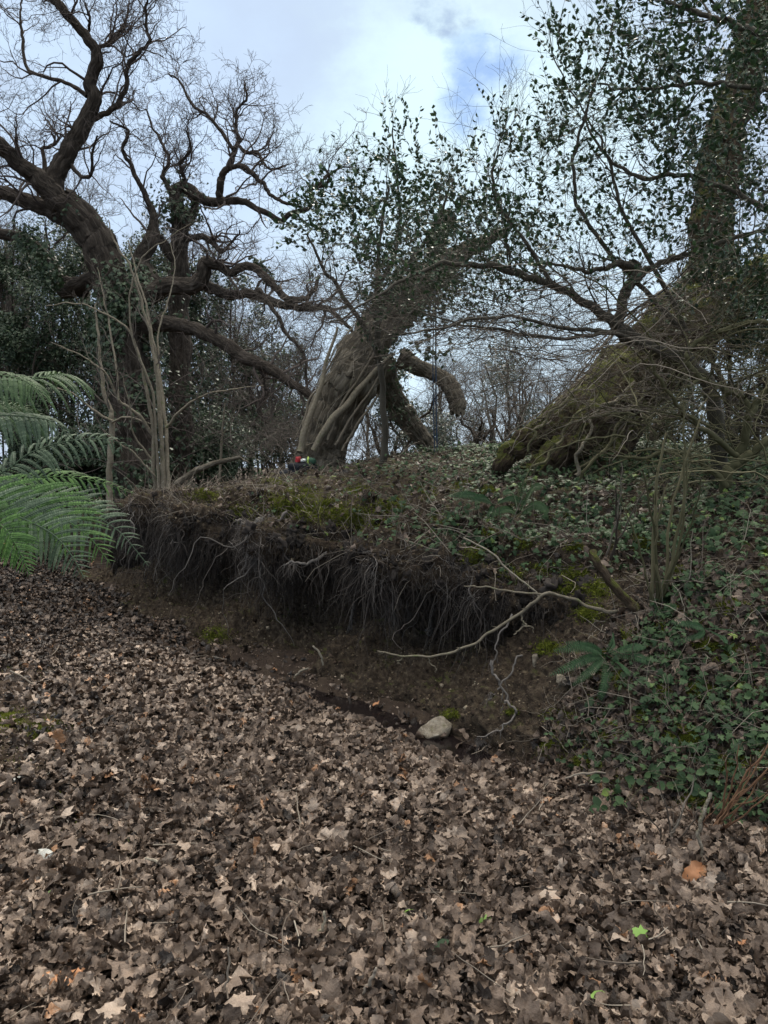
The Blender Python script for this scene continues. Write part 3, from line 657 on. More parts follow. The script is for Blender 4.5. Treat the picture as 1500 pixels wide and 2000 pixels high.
C=nrm(rg.normal(0,1,p.shape)); A,B,C=frame(C,rng=rg)
import bmesh
def ico(sub,seed,amp):
    b=bmesh.new(); bmesh.ops.create_icosphere(b,subdivisions=sub,radius=.5); V=np.array([x.co for x in b.verts]); T=np.array([[q.index for q in f.verts] for f in b.faces]); b.free()
    return V*(1+amp*fbm(V*3.5+seed,4,seed,.7)[:,None]),T
for j in range(3):
    V,T=ico(3,j,.85); z=np.arange(len(p))%3==j
    scatter(ac,V*np.array([1,1,1.3]),None,T,(p-nn*.02)[z],A[z],B[z],C[z],rg.uniform(.012,.07,z.sum())*rg.choice([.6,1,1.3],z.sum()),rg.uniform(0,.3,z.sum()))
o=build('hanging_roots',ac,M['root']); tag(o,'curtain of fine grey brown roots hanging under the bank rim','roots',kind='stuff')
def exposed(name,pts,lab,back=.12,mt='root',S=7,wob=.016,seed=0,cat='root',grp='thick roots sticking out of the bank face',kids=5,D=None):
    a_=np.array(pts,float); w=[]
    for x,y,_ in pts:
        h=ray(x,y); w.append(h[0][1] if h is not None else 9)
    Dm=min(np.median(w),max(w)) if D is None else D
    pts=[(x,y,w*.55) for x,y,w in pts]; P,R=path(pts,Dm-.06,Dm-back-.02,K=26,wob=wob,seed=seed)
    a=Acc(); tubes(a,P,R,S,np.array([.75]))
    if kids:
        P1,R1=sprout(P[None],R[None],np.random.default_rng(seed+5),kids*3,.22,8,spread=.8,up=-.5,wig=.3,rs=.5,tmin=.3,grav=.25)
        tubes(a,P1,R1,4,np.full(len(P1),.6))
        P2,R2=sprout(P1,R1,np.random.default_rng(seed+6),4,.12,5,spread=.9,up=-.4,wig=.35,rs=.6,rmin=.0009,grav=.2)
        tubes(a,P2,R2,3,np.full(len(P2),.55))
    o=build(name,a,M[mt],loc=P[0]); tag(o,lab,cat,grp); return o
ER=[([(530,1005,22),(505,1018,18),(480,1022,12),(455,1015,6)],'pale root stub pointing left near the top of the bank face'),
([(560,1000,12),(520,1040,9),(490,1075,7),(478,1110,4)],'forked pale root curling down left under the mossy rim'),
([(640,1080,14),(600,1100,11),(570,1103,8),(553,1104,5)],'pale root tuft pointing left in the middle of the root curtain'),
([(770,1115,16),(772,1150,12),(765,1180,9),(775,1215,5)],'thick straight root hanging right of the middle'),
([(818,1150,12),(803,1160,9),(797,1178,7),(795,1195,4)],'hooked pale root curving down left of the bare branch'),
([(878,1185,14),(850,1195,12),(835,1225,10),(842,1240,6)],'stubby pale root bunch above the bare branch'),
([(680,1160,14),(690,1185,12),(688,1215,8),(683,1240,3)],'shaggy root wad hanging over the dirt slope'),
([(1000,1200,8),(975,1250,6),(962,1290,4),(960,1330,3)],'long thin root dropping beside the sandy end of the face'),
([(960,1290,9),(975,1330,8),(985,1370,6),(960,1415,4)],'twisted root at the right end reaching the puddle'),
([(1020,1280,7),(990,1320,6),(965,1350,5),(950,1370,3)],'straight slanting root over the sandy end of the face'),
([(985,1370,10),(1010,1390,8),(980,1420,7),(930,1440,4)],'root arching down to the mossy stone'),
([(345,1040,8),(320,1060,7),(300,1075,5),(280,1080,3)],'thin root reaching left at the far end of the face'),
([(440,1060,8),(400,1050,7),(360,1058,5),(330,1060,3)],'long sideways root in the upper left of the face')]
for i,(p_,l_) in enumerate(ER): exposed('exposed_root',p_,l_,seed=300+i*7)
# ------------------------------------------------------------------ trees traced limb by limb
def limbtree(name,label,cat,specs,barkm,twigm,D,seed,twig=None,base=None,extra=None,S=14,bump=.09,group=None,leaf=None,ws=.9):
    """specs: list of (part name, points, D0, D1, kids) ; twig: list of sprout levels"""
    loc=base if base is not None else specs_loc(specs)
    t=thing(name,loc,label,cat,group); rgx=np.random.default_rng(seed)
    tw=Acc(); tips=[]; LP=[];LR=[];LK=[]
    for i,(pn,pts,D0,D1,kids) in enumerate(specs):
        pts=[(x,y,w*ws) for x,y,w in pts]; wmax=max(p[2] for p in pts); K=int(min(90,max(14,len(pts)*7)))
        P,R=path(pts,D0,D1,K,wob=.012 if wmax>10 else .008,seed=seed+i)
        if pn=='trunk': P[0,2]-=.15
        a=Acc(); big=wmax>26
        if wmax>40: P,R=catmull(np.c_[P,R],170)[:,:3],catmull(np.c_[P,R],170)[:,3]
        tubes(a,P,R,56 if wmax>40 else (S if big else 7),np.array([.5]),cap=pts[-1][2]>14,bump=bump*1.15 if big else bump*.7,bs=(7.5,1.1,3.2) if wmax>40 else (3.5,1.6,9),seed=seed+i)
        build(pn,a,barkm,t)
        if kids>0:
            p_,r_=resam(P,R,20); LP.append(p_);LR.append(r_);LK.append(kids)
    if twig and LP:
        P1=[];R1=[]
        for p_,r_,k in zip(LP,LR,LK):
            a,b=sprout(p_[None],r_[None],rgx,k,twig[0][1],9,**twig[0][2]); P1.append(a);R1.append(b)
        P1=np.concatenate(P1);R1=np.concatenate(R1); tubes(tw,P1,R1,5,rgx.random(len(P1)))
        tips.append((P1,R1)); Pc,Rc=P1,R1
        for (n,L,kw) in twig[1:]:
            Pc,Rc=sprout(Pc,Rc,rgx,n,L,kw.pop('K',6),**kw); tubes(tw,Pc,Rc,3,rgx.random(len(Pc))); tips.append((Pc,Rc))
    if tw.n: build('crown',tw,twigm,t)
    return t,tips,(LP,LR)
def specs_loc(specs):
    pts=specs[0][1]; p=PX(pts[0][0],pts[0][1],specs[0][2]); return p
def oaktw(L=1.0,rm=.0022,a=3):
    return [(0,1.05*L,dict(spread=.85,up=.25,wig=.34,rs=.5,tmin=.12,rmin=rm*1.6,rmax=.026,flat=.6)),
            (3,.78*L,dict(spread=.85,up=.12,wig=.55,rs=.62,tmin=.15,rmin=rm*1.8,K=6)),
            (4,.42*L,dict(spread=.9,up=.08,wig=.5,rs=.68,tmin=.15,rmin=rm*1.5,K=4)),
            (a,.15*L,dict(spread=.8,up=.2,wig=.3,rs=.75,tmin=.25,rmin=rm*1.1,K=3))]
D=12.5
oak=[('trunk',[(272,1010,135),(264,900,112),(258,800,104),(252,700,100),(240,620,98),(220,550,96),(196,480,92),(160,430,86),(128,400,74)],D,D,3),
('limb',[(150,425,74),(110,385,58),(75,350,48),(35,318,40),(-5,280,36),(-60,225,30)],D,D-.6,13),
('limb',[(112,400,62),(108,355,52),(128,305,44),(160,250,40),(184,195,38),(174,162,32),(190,108,28),(168,72,25),(125,20,22),(95,-15,18),(60,-60,14)],D,D-.2,17),
('limb',[(150,435,60),(105,412,48),(50,392,40),(0,376,34),(-80,362,28)],D,D+.7,12),
('limb',[(184,232,17),(205,222,15),(228,205,14),(246,172,13),(250,128,11),(272,100,10),(292,78,9),(284,40,7),(290,-5,5)],D,D-.5,22),
('limb',[(170,188,13),(150,172,11),(118,158,10),(70,145,9),(50,128,9),(44,75,8),(41,45,7),(40,15,5),(48,-8,4)],D,D+.5,12),
('limb',[(186,100,10),(190,92,10),(215,85,12),(228,70,9),(246,40,7),(252,5,5)],D,D+.4,18),
('limb',[(172,70,8),(175,40,7),(166,5,5)],D,D-.3,6),
('limb',[(96,-10,8),(110,12,8),(130,35,6),(150,50,5)],D,D-.3,4),
('limb',[(240,600,80),(285,578,58),(330,560,46),(375,558,42),(395,540,40),(402,515,38),(430,522,24),(452,532,22),(478,520,20),(500,524,20),(518,540,20),(540,562,18),(560,582,17),(590,585,14),(612,568,12),(624,540,9)],D,D-.8,12),
('limb',[(385,550,34),(420,566,30),(450,577,28),(480,572,26),(510,580,26),(540,592,24),(565,598,22),(600,602,19),(640,604,16),(668,628,12),(690,650,9),(700,690,6)],D-.1,D-1.0,14),
('limb',[(255,650,66),(300,634,50),(345,634,40),(380,642,36),(420,660,34),(460,686,34),(500,708,32),(530,722,28),(560,742,25),(590,762,21),(615,785,17),(632,808,12)],D,D-1.3,16),
('limb',[(120,570,40),(150,560,44),(185,545,44),(215,545,50)],D+.6,D,0),
('limb',[(165,565,48),(120,550,42),(95,515,38),(60,475,32),(20,460,28),(-50,452,22)],D+.5,D+1.0,8),
('limb',[(505,565,14),(530,600,12),(548,625,11),(556,650,10),(580,672,9),(596,700,9),(598,740,7),(600,775,5)],D-.7,D-.9,6),
('limb',[(520,730,18),(512,745,15),(520,770,12),(505,800,9),(520,825,6)],D-.5,D-.6,5),
('limb',[(90,380,14),(85,300,11),(82,290,9),(100,285,10),(115,270,6),(92,235,5)],D,D+.6,10),
('limb',[(135,320,14),(160,345,10),(178,340,9),(180,300,7),(190,265,5)],D,D-.5,7)]
t_oak,tp,_=limbtree('gnarled_oak_tree','large dark gnarled bare oak on the left, its thick twisting limbs reaching over the bank','tree',oak,M['oakbark'],M['oaktwig'],D,500,oaktw(1.15,.0022,3),ws=.71)
D2=14.0
oak2=[('trunk',[(352,960,60),(352,800,54),(350,640,48),(350,560,44),(350,490,38),(352,430,34),(344,388,34),(352,366,28)],D2,D2,4),
('limb',[(340,372,26),(365,366,24),(385,382,24),(408,392,22),(440,393,20),(470,393,17),(490,401,15),(520,415,14),(548,430,13),(572,416,12),(605,406,11),(610,385,9),(608,366,9),(636,360,8),(642,338,7),(628,330,4)],D2,D2-1.2,9),
('limb',[(428,392,18),(430,370,18),(432,350,17),(442,332,15),(458,326,12),(484,330,12),(500,348,11),(516,362,10),(528,380,9),(555,396,8),(585,405,7)],D2-.3,D2-1,10),
('limb',[(442,335,14),(452,318,13),(455,300,12),(462,285,11),(468,272,8),(460,245,7),(466,210,6),(482,195,6),(478,160,4)],D2-.3,D2-.2,16),
('limb',[(455,292,9),(430,255,9),(405,225,7),(375,205,6),(352,160,5),(330,145,3)],D2-.3,D2+.2,14),
('limb',[(464,282,8),(482,298,9),(505,300,8),(514,318,6),(530,330,5),(560,325,3)],D2-.3,D2-.8,14),
('limb',[(340,385,16),(322,352,12),(318,340,9),(330,310,8),(318,280,7),(300,250,5),(285,210,4)],D2,D2+.4,14),
('limb',[(345,378,12),(360,350,10),(352,320,8),(372,290,6),(365,255,4)],D2,D2-.4,12),
('limb',[(606,372,7),(632,352,6),(660,330,5),(690,325,3)],D2-1.1,D2-1.4,7),
('limb',[(300,560,52),(275,510,40),(296,470,34),(300,440,22),(298,415,16),(282,378,12),(268,350,10),(252,318,9),(240,290,8),(250,255,6),(215,238,4)],D2-.8,D2-.5,12),
('limb',[(348,440,24),(372,430,22),(380,395,18),(360,375,14)],D2,D2+.2,3),
('limb',[(350,470,20),(392,462,15),(420,478,12),(432,492,10),(455,470,6),(470,450,4)],D2,D2-.4,9),
('limb',[(350,520,24),(320,480,22),(310,460,14)],D2,D2,0)]
t_oak2,tp2,_=limbtree('crooked_oak_tree','crooked bare oak behind the big oak, one knotted limb arching right over the holly','tree',oak2,M['oakbark'],M['oaktwig'],D2,540,oaktw(1.05,.0024,3),ws=.82)
# central leaning trunk with ivy stems
D3=9.8
cen=[('trunk',[(616,915,126),(630,880,114),(650,830,110),(670,780,108),(692,730,114),(712,690,100),(742,645,88),(775,605,80),(815,562,72),(860,525,60),(905,495,44),(945,472,28),(985,452,12)],D3,D3-.4,0),
('limb',[(780,700,50),(815,716,40),(850,730,36),(876,750,38),(891,778,38),(895,800,30)],D3+.2,D3-.1,0),
('limb',[(735,700,70),(765,770,52),(790,810,48),(820,850,46),(850,900,50)],D3+.3,D3+.6,0),
('limb',[(860,530,54),(852,480,44),(866,435,36),(880,425,30)],D3-.2,D3-.3,0)]
t_cen,_,_=limbtree('leaning_tree','leaning broken tree in the middle laced with pale ivy stems','tree',cen,M['greybark'],M['greytwig'],D3,580,None,S=16,bump=.10,ws=.84)
def strands(parent,pn,pts,D0,D1,mt,S=7,seed=0,K=22,wob=.02,rnd=.5,off=0):
    P,R=path(pts,D0,D1,K,wob,seed); a=Acc(); tubes(a,P,R,S,np.array([rnd])); return build(pn,a,mt,parent)
for i,pts in enumerate([[(586,884,15),(592,850,14),(612,800,12),(628,750,9),(640,700,7),(660,640,5)],[(612,880,12),(628,850,13),(652,815,14),(682,785,13),(705,755,11),(735,720,8),(770,690,5)],[(600,840,5),(622,770,5),(640,720,4),(672,670,4)],[(640,860,6),(662,800,5),(700,740,5),(730,690,4)],[(655,870,6),(690,810,5),(722,765,4),(760,700,4)],[(590,860,6),(596,820,5),(604,780,4),(640,742,3)],[(668,880,5),(692,840,5),(740,770,4)]]):
    strands(t_cen,'ivy_stem',pts,D3-.50,D3-.42,M['pale'] if i<2 else M['greybark'],seed=600+i,wob=.008)
a=Acc(); rg=np.random.default_rng(61)
P,R=path(cen[0][1],D3,D3-.4,40)
def creepers(acc,P,R,n,lo,hi,r0,r1,rg,K=12,amp=.5):
    for i in range(n):
        s0=rg.uniform(0,.6); s1=min(1,s0+rg.uniform(.2,.5)); q,r=resam(P,R,200); i0=int(s0*199); i1=max(int(s1*199),i0+12)
        idx=np.linspace(i0,min(i1,199),K).astype(int); c=q[idx]; rr=r[idx]
        T=nrm(np.gradient(c,axis=0)); A=nrm(np.cross(T,[0,0,1.])); B=np.cross(T,A)
        th=rg.uniform(0,6.28)+np.cumsum(rg.normal(0,amp/3,K))
        v=c+(A*np.cos(th)[:,None]+B*np.sin(th)[:,None])*(rr*rg.uniform(lo,hi))[:,None]
        tubes(acc,v,np.linspace(1,.5,K)*rg.uniform(r0,r1),4,np.array([rg.random()]))
creepers(a,P,R*.92,48,1.02,1.18,.002,.006,rg)
build('creeper',a,M['pale'],t_cen)
# right leaning trunk, ivy clad fork
D4=7.6
rt=[('trunk',[(1085,935,150),(1120,890,158),(1160,830,160),(1205,770,160),(1255,715,156),(1310,660,150),(1355,610,130),(1378,555,100),(1388,480,90),(1395,400,84),(1402,320,82),(1415,260,80),(1438,205,78),(1465,120,70),(1490,20,62),(1505,-80,50)],D4,D4+.3,0),
('limb',[(1290,680,120),(1350,640,112),(1420,600,104),(1480,560,96),(1560,505,88)],D4-.1,D4-.4,0),
('limb',[(1240,720,110),(1180,765,96),(1110,812,76),(1050,848,62),(1005,872,46),(975,915,28)],D4-.15,D4-.6,0),
('limb',[(1215,770,90),(1150,830,84),(1090,885,70),(1040,935,60)],D4-.3,D4-.7,0),
('limb',[(1250,780,70),(1215,850,66),(1170,900,70),(1150,940,60)],D4-.05,D4-.35,0)]
t_rt,_,_=limbtree('mossy_leaning_tree','massive mossy tree leaning to the right with its buttress root spread on the bank','tree',rt,M['mossbark'],M['greytwig'],D4,640,None,S=18,bump=.13)
a=Acc(); P,R=path(rt[0][1],D4,D4+.3,60); creepers(a,P[:40],R[:40],90,1.03,1.2,.003,.010,rg); 
P2,R2=path(rt[2][1],D4-.15,D4-.6,40); creepers(a,P2,R2,36,1.02,1.15,.003,.007,rg)
P3,R3=path(rt[1][1],D4-.1,D4-.4,40); creepers(a,P3,R3,30,1.02,1.15,.003,.008,rg)
build('creeper',a,M['straw'],t_rt)
for i,pts in enumerate([[(1240,745,5),(1180,800,6),(1150,840,6),(1130,900,7),(1125,935,8)],[(1170,770,4),(1120,830,5),(1080,880,6),(1050,910,6)],[(1260,760,4),(1200,850,6),(1130,940,7),(1080,985,8)],[(1200,700,4),(1120,760,4),(1060,830,5),(1020,880,5)]]):
    strands(t_rt,'ivy_stem',pts,D4-.95,D4-1.3,M['olive'] if i!=0 else M['pale'],seed=660+i,wob=.03)
def clothe(acc,P,R,n,rg,lo,hi,size,T,tri,prnd=(.4,.22),smin=0,smax=1,ns=1.2,thr=-.1):
    q,r=resam(P,R,400); i=rg.integers(int(smin*399),int(smax*399)+1,n); d=nrm(rg.normal(0,1,(n,3)))
    p=q[i]+d*(r[i]*rg.uniform(lo,hi,n))[:,None]
    k=fbm(p*ns,2,7)>thr; p,d=p[k],d[k]
    strew(acc,T,p,nrm(d+np.array([0,-.3,.5])),rg,rg.uniform(*size,len(p)),.6,np.clip(rg.normal(*prnd,len(p)),0,1),tri)
a=Acc(); clothe(a,P,R,1700,rg,.9,1.7,(.035,.065),IVY,True,smin=.62,thr=.05); clothe(a,P,R,1700,rg,.9,2.2,(.035,.065),IVY,True,smin=.85,thr=-.15); clothe(a,P,R,900,rg,.95,1.3,(.03,.05),IVY,True,smin=.05,smax=.6,thr=.1)
clothe(a,P3,R3,1800,rg,.95,1.9,(.035,.06),IVY,True); build('ivy',a,M['ever'],t_rt)
a=Acc(); P,R=path(cen[0][1],D3,D3-.4,40); clothe(a,P,R,2000,rg,1.0,2.0,(.035,.06),IVY,True,smin=.62,thr=-.05)
Pq,Rq=path(cen[2][1],D3+.3,D3+.6,20); clothe(a,Pq,Rq,900,rg,.9,1.8,(.03,.05),IVY,True,prnd=(.7,.2))
Pq,Rq=path(cen[3][1],D3-.2,D3-.3,20); clothe(a,Pq,Rq,2200,rg,1.,2.8,(.035,.06),IVY,True); build('ivy',a,M['ever'],t_cen)
a=Acc()
P,R=path(oak[0][1],12.5,12.5,60); R=R*.71; clothe(a,P,R,10000,rg,1.0,2.3,(.05,.09),IVY,True,ns=1.1,thr=-.12,smax=.62); clothe(a,P,R,350,rg,1.0,1.3,(.04,.07),IVY,True,smin=.6,ns=1.5,thr=.15)
for j,(n) in ((9,1500),(11,1800),(13,1500),(12,600)):
    P,R=path(oak[j][1],12.5,12.3,40); clothe(a,P,R,n,rg,.9,2.4,(.045,.08),IVY,True,ns=1.3,thr=.05,smax=.7)
build('ivy',a,M['ever'],t_oak)
a=Acc(); P,R=path(oak2[0][1],D2,D2,60); clothe(a,P,R,5000,rg,1.0,4.5,(.05,.09),IVY,True,ns=1.1,thr=.0,smax=.8); build('ivy',a,M['ever'],t_oak2)
# ------------------------------------------------------------------ pale stemmed shrub and sapling on the left
def standing(pts,D0):
    return pts
D5=9.6
hz=[('stem',[(320,985,15),(318,900,14),(316,850,12),(308,760,11),(300,690,9),(285,620,8),(268,560,7),(252,515,6),(225,475,5),(212,430,3)],D5,D5-.3,7),
('stem',[(330,980,13),(327,900,12),(324,830,11),(314,745,9),(302,680,7),(286,600,6),(268,540,5),(250,470,3)],D5-.05,D5+.4,6),
('stem',[(303,975,11),(300,900,11),(297,830,10),(284,750,9),(270,690,8),(246,640,6),(200,610,5),(145,592,4),(85,600,2)],D5,D5-.6,8),
('stem',[(298,850,10),(272,812,9),(236,786,9),(222,760,8),(204,728,6),(168,700,4),(100,668,2)],D5-.1,D5-.8,8),
('stem',[(232,782,7),(228,720,6),(216,650,5),(205,590,4),(190,520,2)],D5-.4,D5-.2,6),
('stem',[(325,835,9),(345,808,8),(375,785,6),(410,768,5),(455,760,4),(515,752,2)],D5,D5-.5,9),
('stem',[(312,980,9),(306,880,8),(296,760,7),(262,670,6),(254,600,5),(262,540,5),(285,495,4),(322,470,3),(372,438,2)],D5,D5-.7,6),
('stem',[(318,880,8),(310,700,6),(312,640,5),(330,580,4),(342,520,3),(330,470,2)],D5,D5+.5,6),
('stem',[(302,930,7),(270,895,6),(240,870,5),(200,840,3)],D5-.1,D5-.5,4),
('stem',[(300,900,6),(262,850,5),(255,800,4),(240,740,3)],D5-.1,D5-.5,4)]
rg=np.random.default_rng(70)
shtw=[(0,.55,dict(spread=.7,up=.3,wig=.16,rs=.5,tmin=.25,rmin=.0022,rmax=.02)),(3,.32,dict(spread=.7,up=.2,wig=.2,rs=.6,tmin=.2,rmin=.0018,K=6)),(2,.2,dict(spread=.7,up=.2,wig=.2,rs=.7,rmin=.0016,K=4))]
limbtree('pale_stemmed_shrub','pale many stemmed bare shrub rising behind the left end of the bank','shrub',hz,M['pale'],M['greytwig'],D5,700,shtw,bump=.06,ws=.68)
sp=[('stem',[(212,1000,15),(214,960,13),(215,900,13),(219,830,12),(217,800,10),(206,775,9),(199,730,8),(194,690,6),(190,640,5),(185,590,3)],10.6,10.5,6),
('stem',[(219,822,6),(180,800,5),(145,770,4),(100,755,2)],10.5,10.2,4),('stem',[(218,825,5),(250,815,4),(300,830,2)],10.5,10.2,3)]
limbtree('thin_sapling','single thin pale sapling left of the many stemmed shrub','sapling',sp,M['pale'],M['greytwig'],10.6,720,[(0,.5,dict(spread=.7,up=.3,wig=.16,rs=.5,tmin=.25,rmin=.0022,rmax=.02)),(3,.32,dict(spread=.7,up=.2,wig=.2,rs=.6,rmin=.0018,K=6))],bump=.06)
sp=[('stem',[(429,940,6),(432,880,6),(434,840,5),(440,790,3)],12.5,12.4,3),('stem',[(434,850,3),(446,830,2),(460,800,2)],12.4,12.2,2)]
limbtree('thin_sapling','very thin upright stick of a sapling between the pale shrub and the leaning tree','sapling',sp,M['pale'],M['greytwig'],12.5,725,[(0,.3,dict(spread=.7,up=.3,wig=.16,rs=.5,rmin=.0022))],bump=.03)
# ------------------------------------------------------------------ holly trees: limbs, twigs and leafy shoots
def inpoly(x,y,poly):
    c=np.zeros(len(x),bool); n=len(poly)
    for i in range(n):
        x1,y1=poly[i]; x2,y2=poly[(i+1)%n]
        k=((y1>y)!=(y2>y)); xi=(x2-x1)*(y-y1)/((y2-y1) if y2!=y1 else 1e-9)+x1
        c^=k&(x<xi)
    return c
def shoots(rg,poly,n,D0,D1,L,nleaf,size,acc_leaf,acc_tw,dirn=(0,0,1),spr=.5,dens=None,T=HOL,twr=.0022):
    b=np.array(poly,float); lo=b.min(0); hi=b.max(0)
    x=rg.uniform(lo[0],hi[0],n*4); y=rg.uniform(lo[1],hi[1],n*4); k=inpoly(x,y,poly)
    if dens is not None: k&=rg.random(len(x))<dens(x,y)
    x,y=x[k][:n],y[k][:n]; m=len(x); Dd=rg.uniform(D0,D1,m)
    base=PX(x,y,Dd); d=nrm(np.array(dirn,float)+rg.normal(0,spr,(m,3))*np.array([1,.7,1])); K=7
    Ls=rg.uniform(L[0],L[1],m); pts=[base]
    for j in range(K-1):
        pts.append(pts[-1]+d*(Ls/(K-1))[:,None]); d=nrm(d+rg.normal(0,.14,d.shape)+np.array([0,0,.05]))
    P=np.stack(pts,1); tubes(acc_tw,P,np.full(m,twr)[:,None]*np.linspace(1,.45,K)[None],3,rg.random(m))
    s=np.tile(np.linspace(.12,1,nleaf),(m,1))*(K-1-1e-6); i=s.astype(int); f=(s-i)[...,None]
    ii=np.arange(m)[:,None]; pos=P[ii,i]*(1-f)+P[ii,i+1]*f; Tn=nrm(P[ii,i+1]-P[ii,i])
    pos=pos.reshape(-1,3);Tn=Tn.reshape(-1,3)
    q=rg.normal(0,1,pos.shape); q-=(q*Tn).sum(-1,keepdims=True)*Tn; q=nrm(q)
    ax=nrm(Tn*.7+q*.8); nn=nrm(np.cross(ax,np.cross(np.array([0,0,1.])+rg.normal(0,.5,pos.shape),ax)))
    sz=rg.uniform(*size,len(pos)); keep=rg.random(len(pos))<.86
    pos=pos+ax*(sz*.55)[:,None]; k=rg.integers(0,len(T),len(pos)); B=np.cross(nn,ax); rr=np.clip(rg.normal(.45,.25,len(pos)),0,1)
    for j in range(len(T)):
        z=(k==j)&keep; scatter(acc_leaf,T[j][0],None,T[j][1],pos[z],ax[z],B[z],nn[z],sz[z],rr[z])
    return P
# middle holly
hm=[('trunk',[(742,930,18),(752,860,16),(748,780,14),(742,700,13),(735,620,12),(738,540,10),(745,450,8),(760,360,5)],8.6,8.2,6),
('limb',[(742,700,14),(700,620,11),(655,560,9),(620,500,6),(600,450,4)],8.4,8.0,7),
('limb',[(738,600,13),(780,540,11),(825,480,8),(860,420,6),(880,360,4)],8.3,7.6,7),
('limb',[(738,560,10),(770,500,8),(780,420,6),(775,330,4),(765,250,3)],8.3,7.8,6)]
htw=[(0,.6,dict(spread=.8,up=.3,wig=.16,rs=.5,tmin=.2,rmin=.0022,rmax=.012)),(3,.4,dict(spread=.7,up=.2,wig=.2,rs=.6,rmin=.0018,K=6)),(3,.25,dict(spread=.7,up=.2,wig=.2,rs=.7,rmin=.0015,K=4))]
t_hm,_,_=limbtree('holly_tree','slim holly in front of the leaning tree, its leafy shoots against the bright cloud','tree',hm,M['hollybark'],M['hollybark'],8.5,760,htw,bump=.03)
rg=np.random.default_rng(80); lf=Acc(); tw=Acc()
shoots(rg,[(590,460),(620,380),(700,345),(770,290),(850,300),(900,330),(930,420),(900,520),(820,600),(740,640),(690,560),(620,510)],210,7.0,8.6,(.25,.5),13,(.036,.062),lf,tw,(-.5,0,.5),.75)
shoots(rg,[(560,440),(600,395),(700,380),(720,440),(640,470),(580,470)],40,7.4,8.4,(.2,.4),12,(.04,.07),lf,tw,(-.6,0,.2),.5)
shoots(rg,[(755,235),(795,235),(830,330),(760,330)],9,7.4,8.0,(.3,.5),13,(.035,.055),lf,tw,(-.1,0,1),.25)
shoots(rg,[(700,600),(900,560),(880,700),(740,720)],70,7.6,8.8,(.25,.5),11,(.04,.065),lf,tw,(0,0,.4),.7)
shoots(rg,[(690,470),(760,400),(900,360),(1010,400),(1000,560),(900,620),(760,640)],150,6.6,8.6,(.25,.55),12,(.035,.058),lf,tw,(-.1,0,.6),.7)
build('leaves',lf,M['holly'],t_hm); build('shoot_twigs',tw,M['hollybark'],t_hm)
# big right holly
D6=5.6
hr=[('trunk',[(1410,985,40),(1402,900,34),(1400,840,32),(1385,760,32),(1330,690,32)],6.2,5.9,4),
('limb',[(1330,700,34),(1290,690,30),(1240,660,26),(1200,630,22),(1140,590,18),(1080,558,16),(1030,540,15),(1000,530,14),(930,516,12),(860,517,10),(800,540,8),(740,575,5),(650,625,3)],5.9,5.2,10),
('limb',[(1240,668,30),(1216,650,28),(1208,625,24),(1216,590,22),(1228,560,22),(1242,535,22),(1240,515,24)],5.8,5.7,2),
('limb',[(1238,520,18),(1210,514,14),(1180,524,11),(1140,530,9),(1090,518,6),(1040,515,3)],5.7,5.4,6),
('limb',[(1240,548,15),(1262,530,14),(1290,514,13),(1320,502,11),(1360,492,11),(1420,470,10),(1500,446,8),(1580,420,6)],5.7,5.3,8),
('limb',[(1250,655,9),(1180,645,9),(1100,640,8),(1020,622,7),(940,622,6),(860,640,5),(780,655,3)],5.7,5.0,8),
('limb',[(1290,690,10),(1200,650,9),(1130,660,8),(1050,655,7),(950,640,6),(870,625,4),(800,600,2)],5.6,5.2,8),
('limb',[(1500,70,14),(1430,45,13),(1380,32,11),(1330,15,9),(1290,-10,7)],5.0,5.3,6),
('limb',[(1560,430,14),(1480,400,12),(1400,360,10),(1320,340,9),(1250,345,8),(1180,300,6),(1140,220,4)],5.2,5.8,9),
('limb',[(1540,180,12),(1450,165,10),(1380,160,9),(1300,170,7),(1220,175,6),(1170,160,4)],5.0,5.6,9),
('limb',[(1330,640,12),(1250,560,10),(1170,470,9),(1125,380,8),(1122,300,7),(1150,200,5),(1190,90,4),(1205,10,3)],5.8,5.6,9),
('limb',[(1080,560,10),(1030,480,8),(975,400,7),(962,340,6),(975,300,3)],5.6,5.4,7),
('limb',[(1340,650,12),(1300,560,10),(1220,420,8),(1190,320,6),(1160,250,4),(1100,150,3),(1070,60,2)],5.8,5.9,8)]
t_hr,_,_=limbtree('holly_tree','big spreading holly at the right whose bent boughs arch across the sky','tree',hr,M['hollybark'],M['hollybark'],D6,800,[(0,.7,dict(spread=.7,up=.1,wig=.14,rs=.45,tmin=.15,rmin=.0018,rmax=.009)),(4,.5,dict(spread=.6,up=.1,wig=.15,rs=.6,rmin=.0014,K=7)),(3,.3,dict(spread=.7,up=.1,wig=.2,rs=.7,rmin=.0011,K=5))],bump=.04)
rg=np.random.default_rng(81); lf=Acc(); tw=Acc()
def dn(x,y): return .72+.28*sstep(900,1350,x+.25*(500-y))
crown=[(880,330),(960,290),(1010,250),(1070,200),(1120,120),(1180,60),(1200,0),(1260,-60),(1560,-60),(1560,560),(1450,600),(1380,540),(1250,560),(1120,560),(1000,520),(900,500),(860,420)]
shoots(rg,crown,680,4.6,6.6,(.2,.5),11,(.026,.048),lf,tw,(-.5,0,.5),.7,dn)
shoots(rg,[(1180,-40),(1560,-60),(1560,420),(1300,400),(1200,250)],190,4.4,6.4,(.2,.5),12,(.03,.052),lf,tw,(-.2,0,.4),.7,lambda x,y:.5+.5*sstep(1200,1450,x))
shoots(rg,[(1060,60),(1100,60),(1180,200),(1130,230)],22,5.2,5.8,(.2,.42),12,(.028,.045),lf,tw,(-.3,0,.8),.35)
shoots(rg,[(955,200),(985,230),(1000,300),(960,290)],6,5.3,5.6,(.2,.36),12,(.026,.04),lf,tw,(.0,0,1),.2)
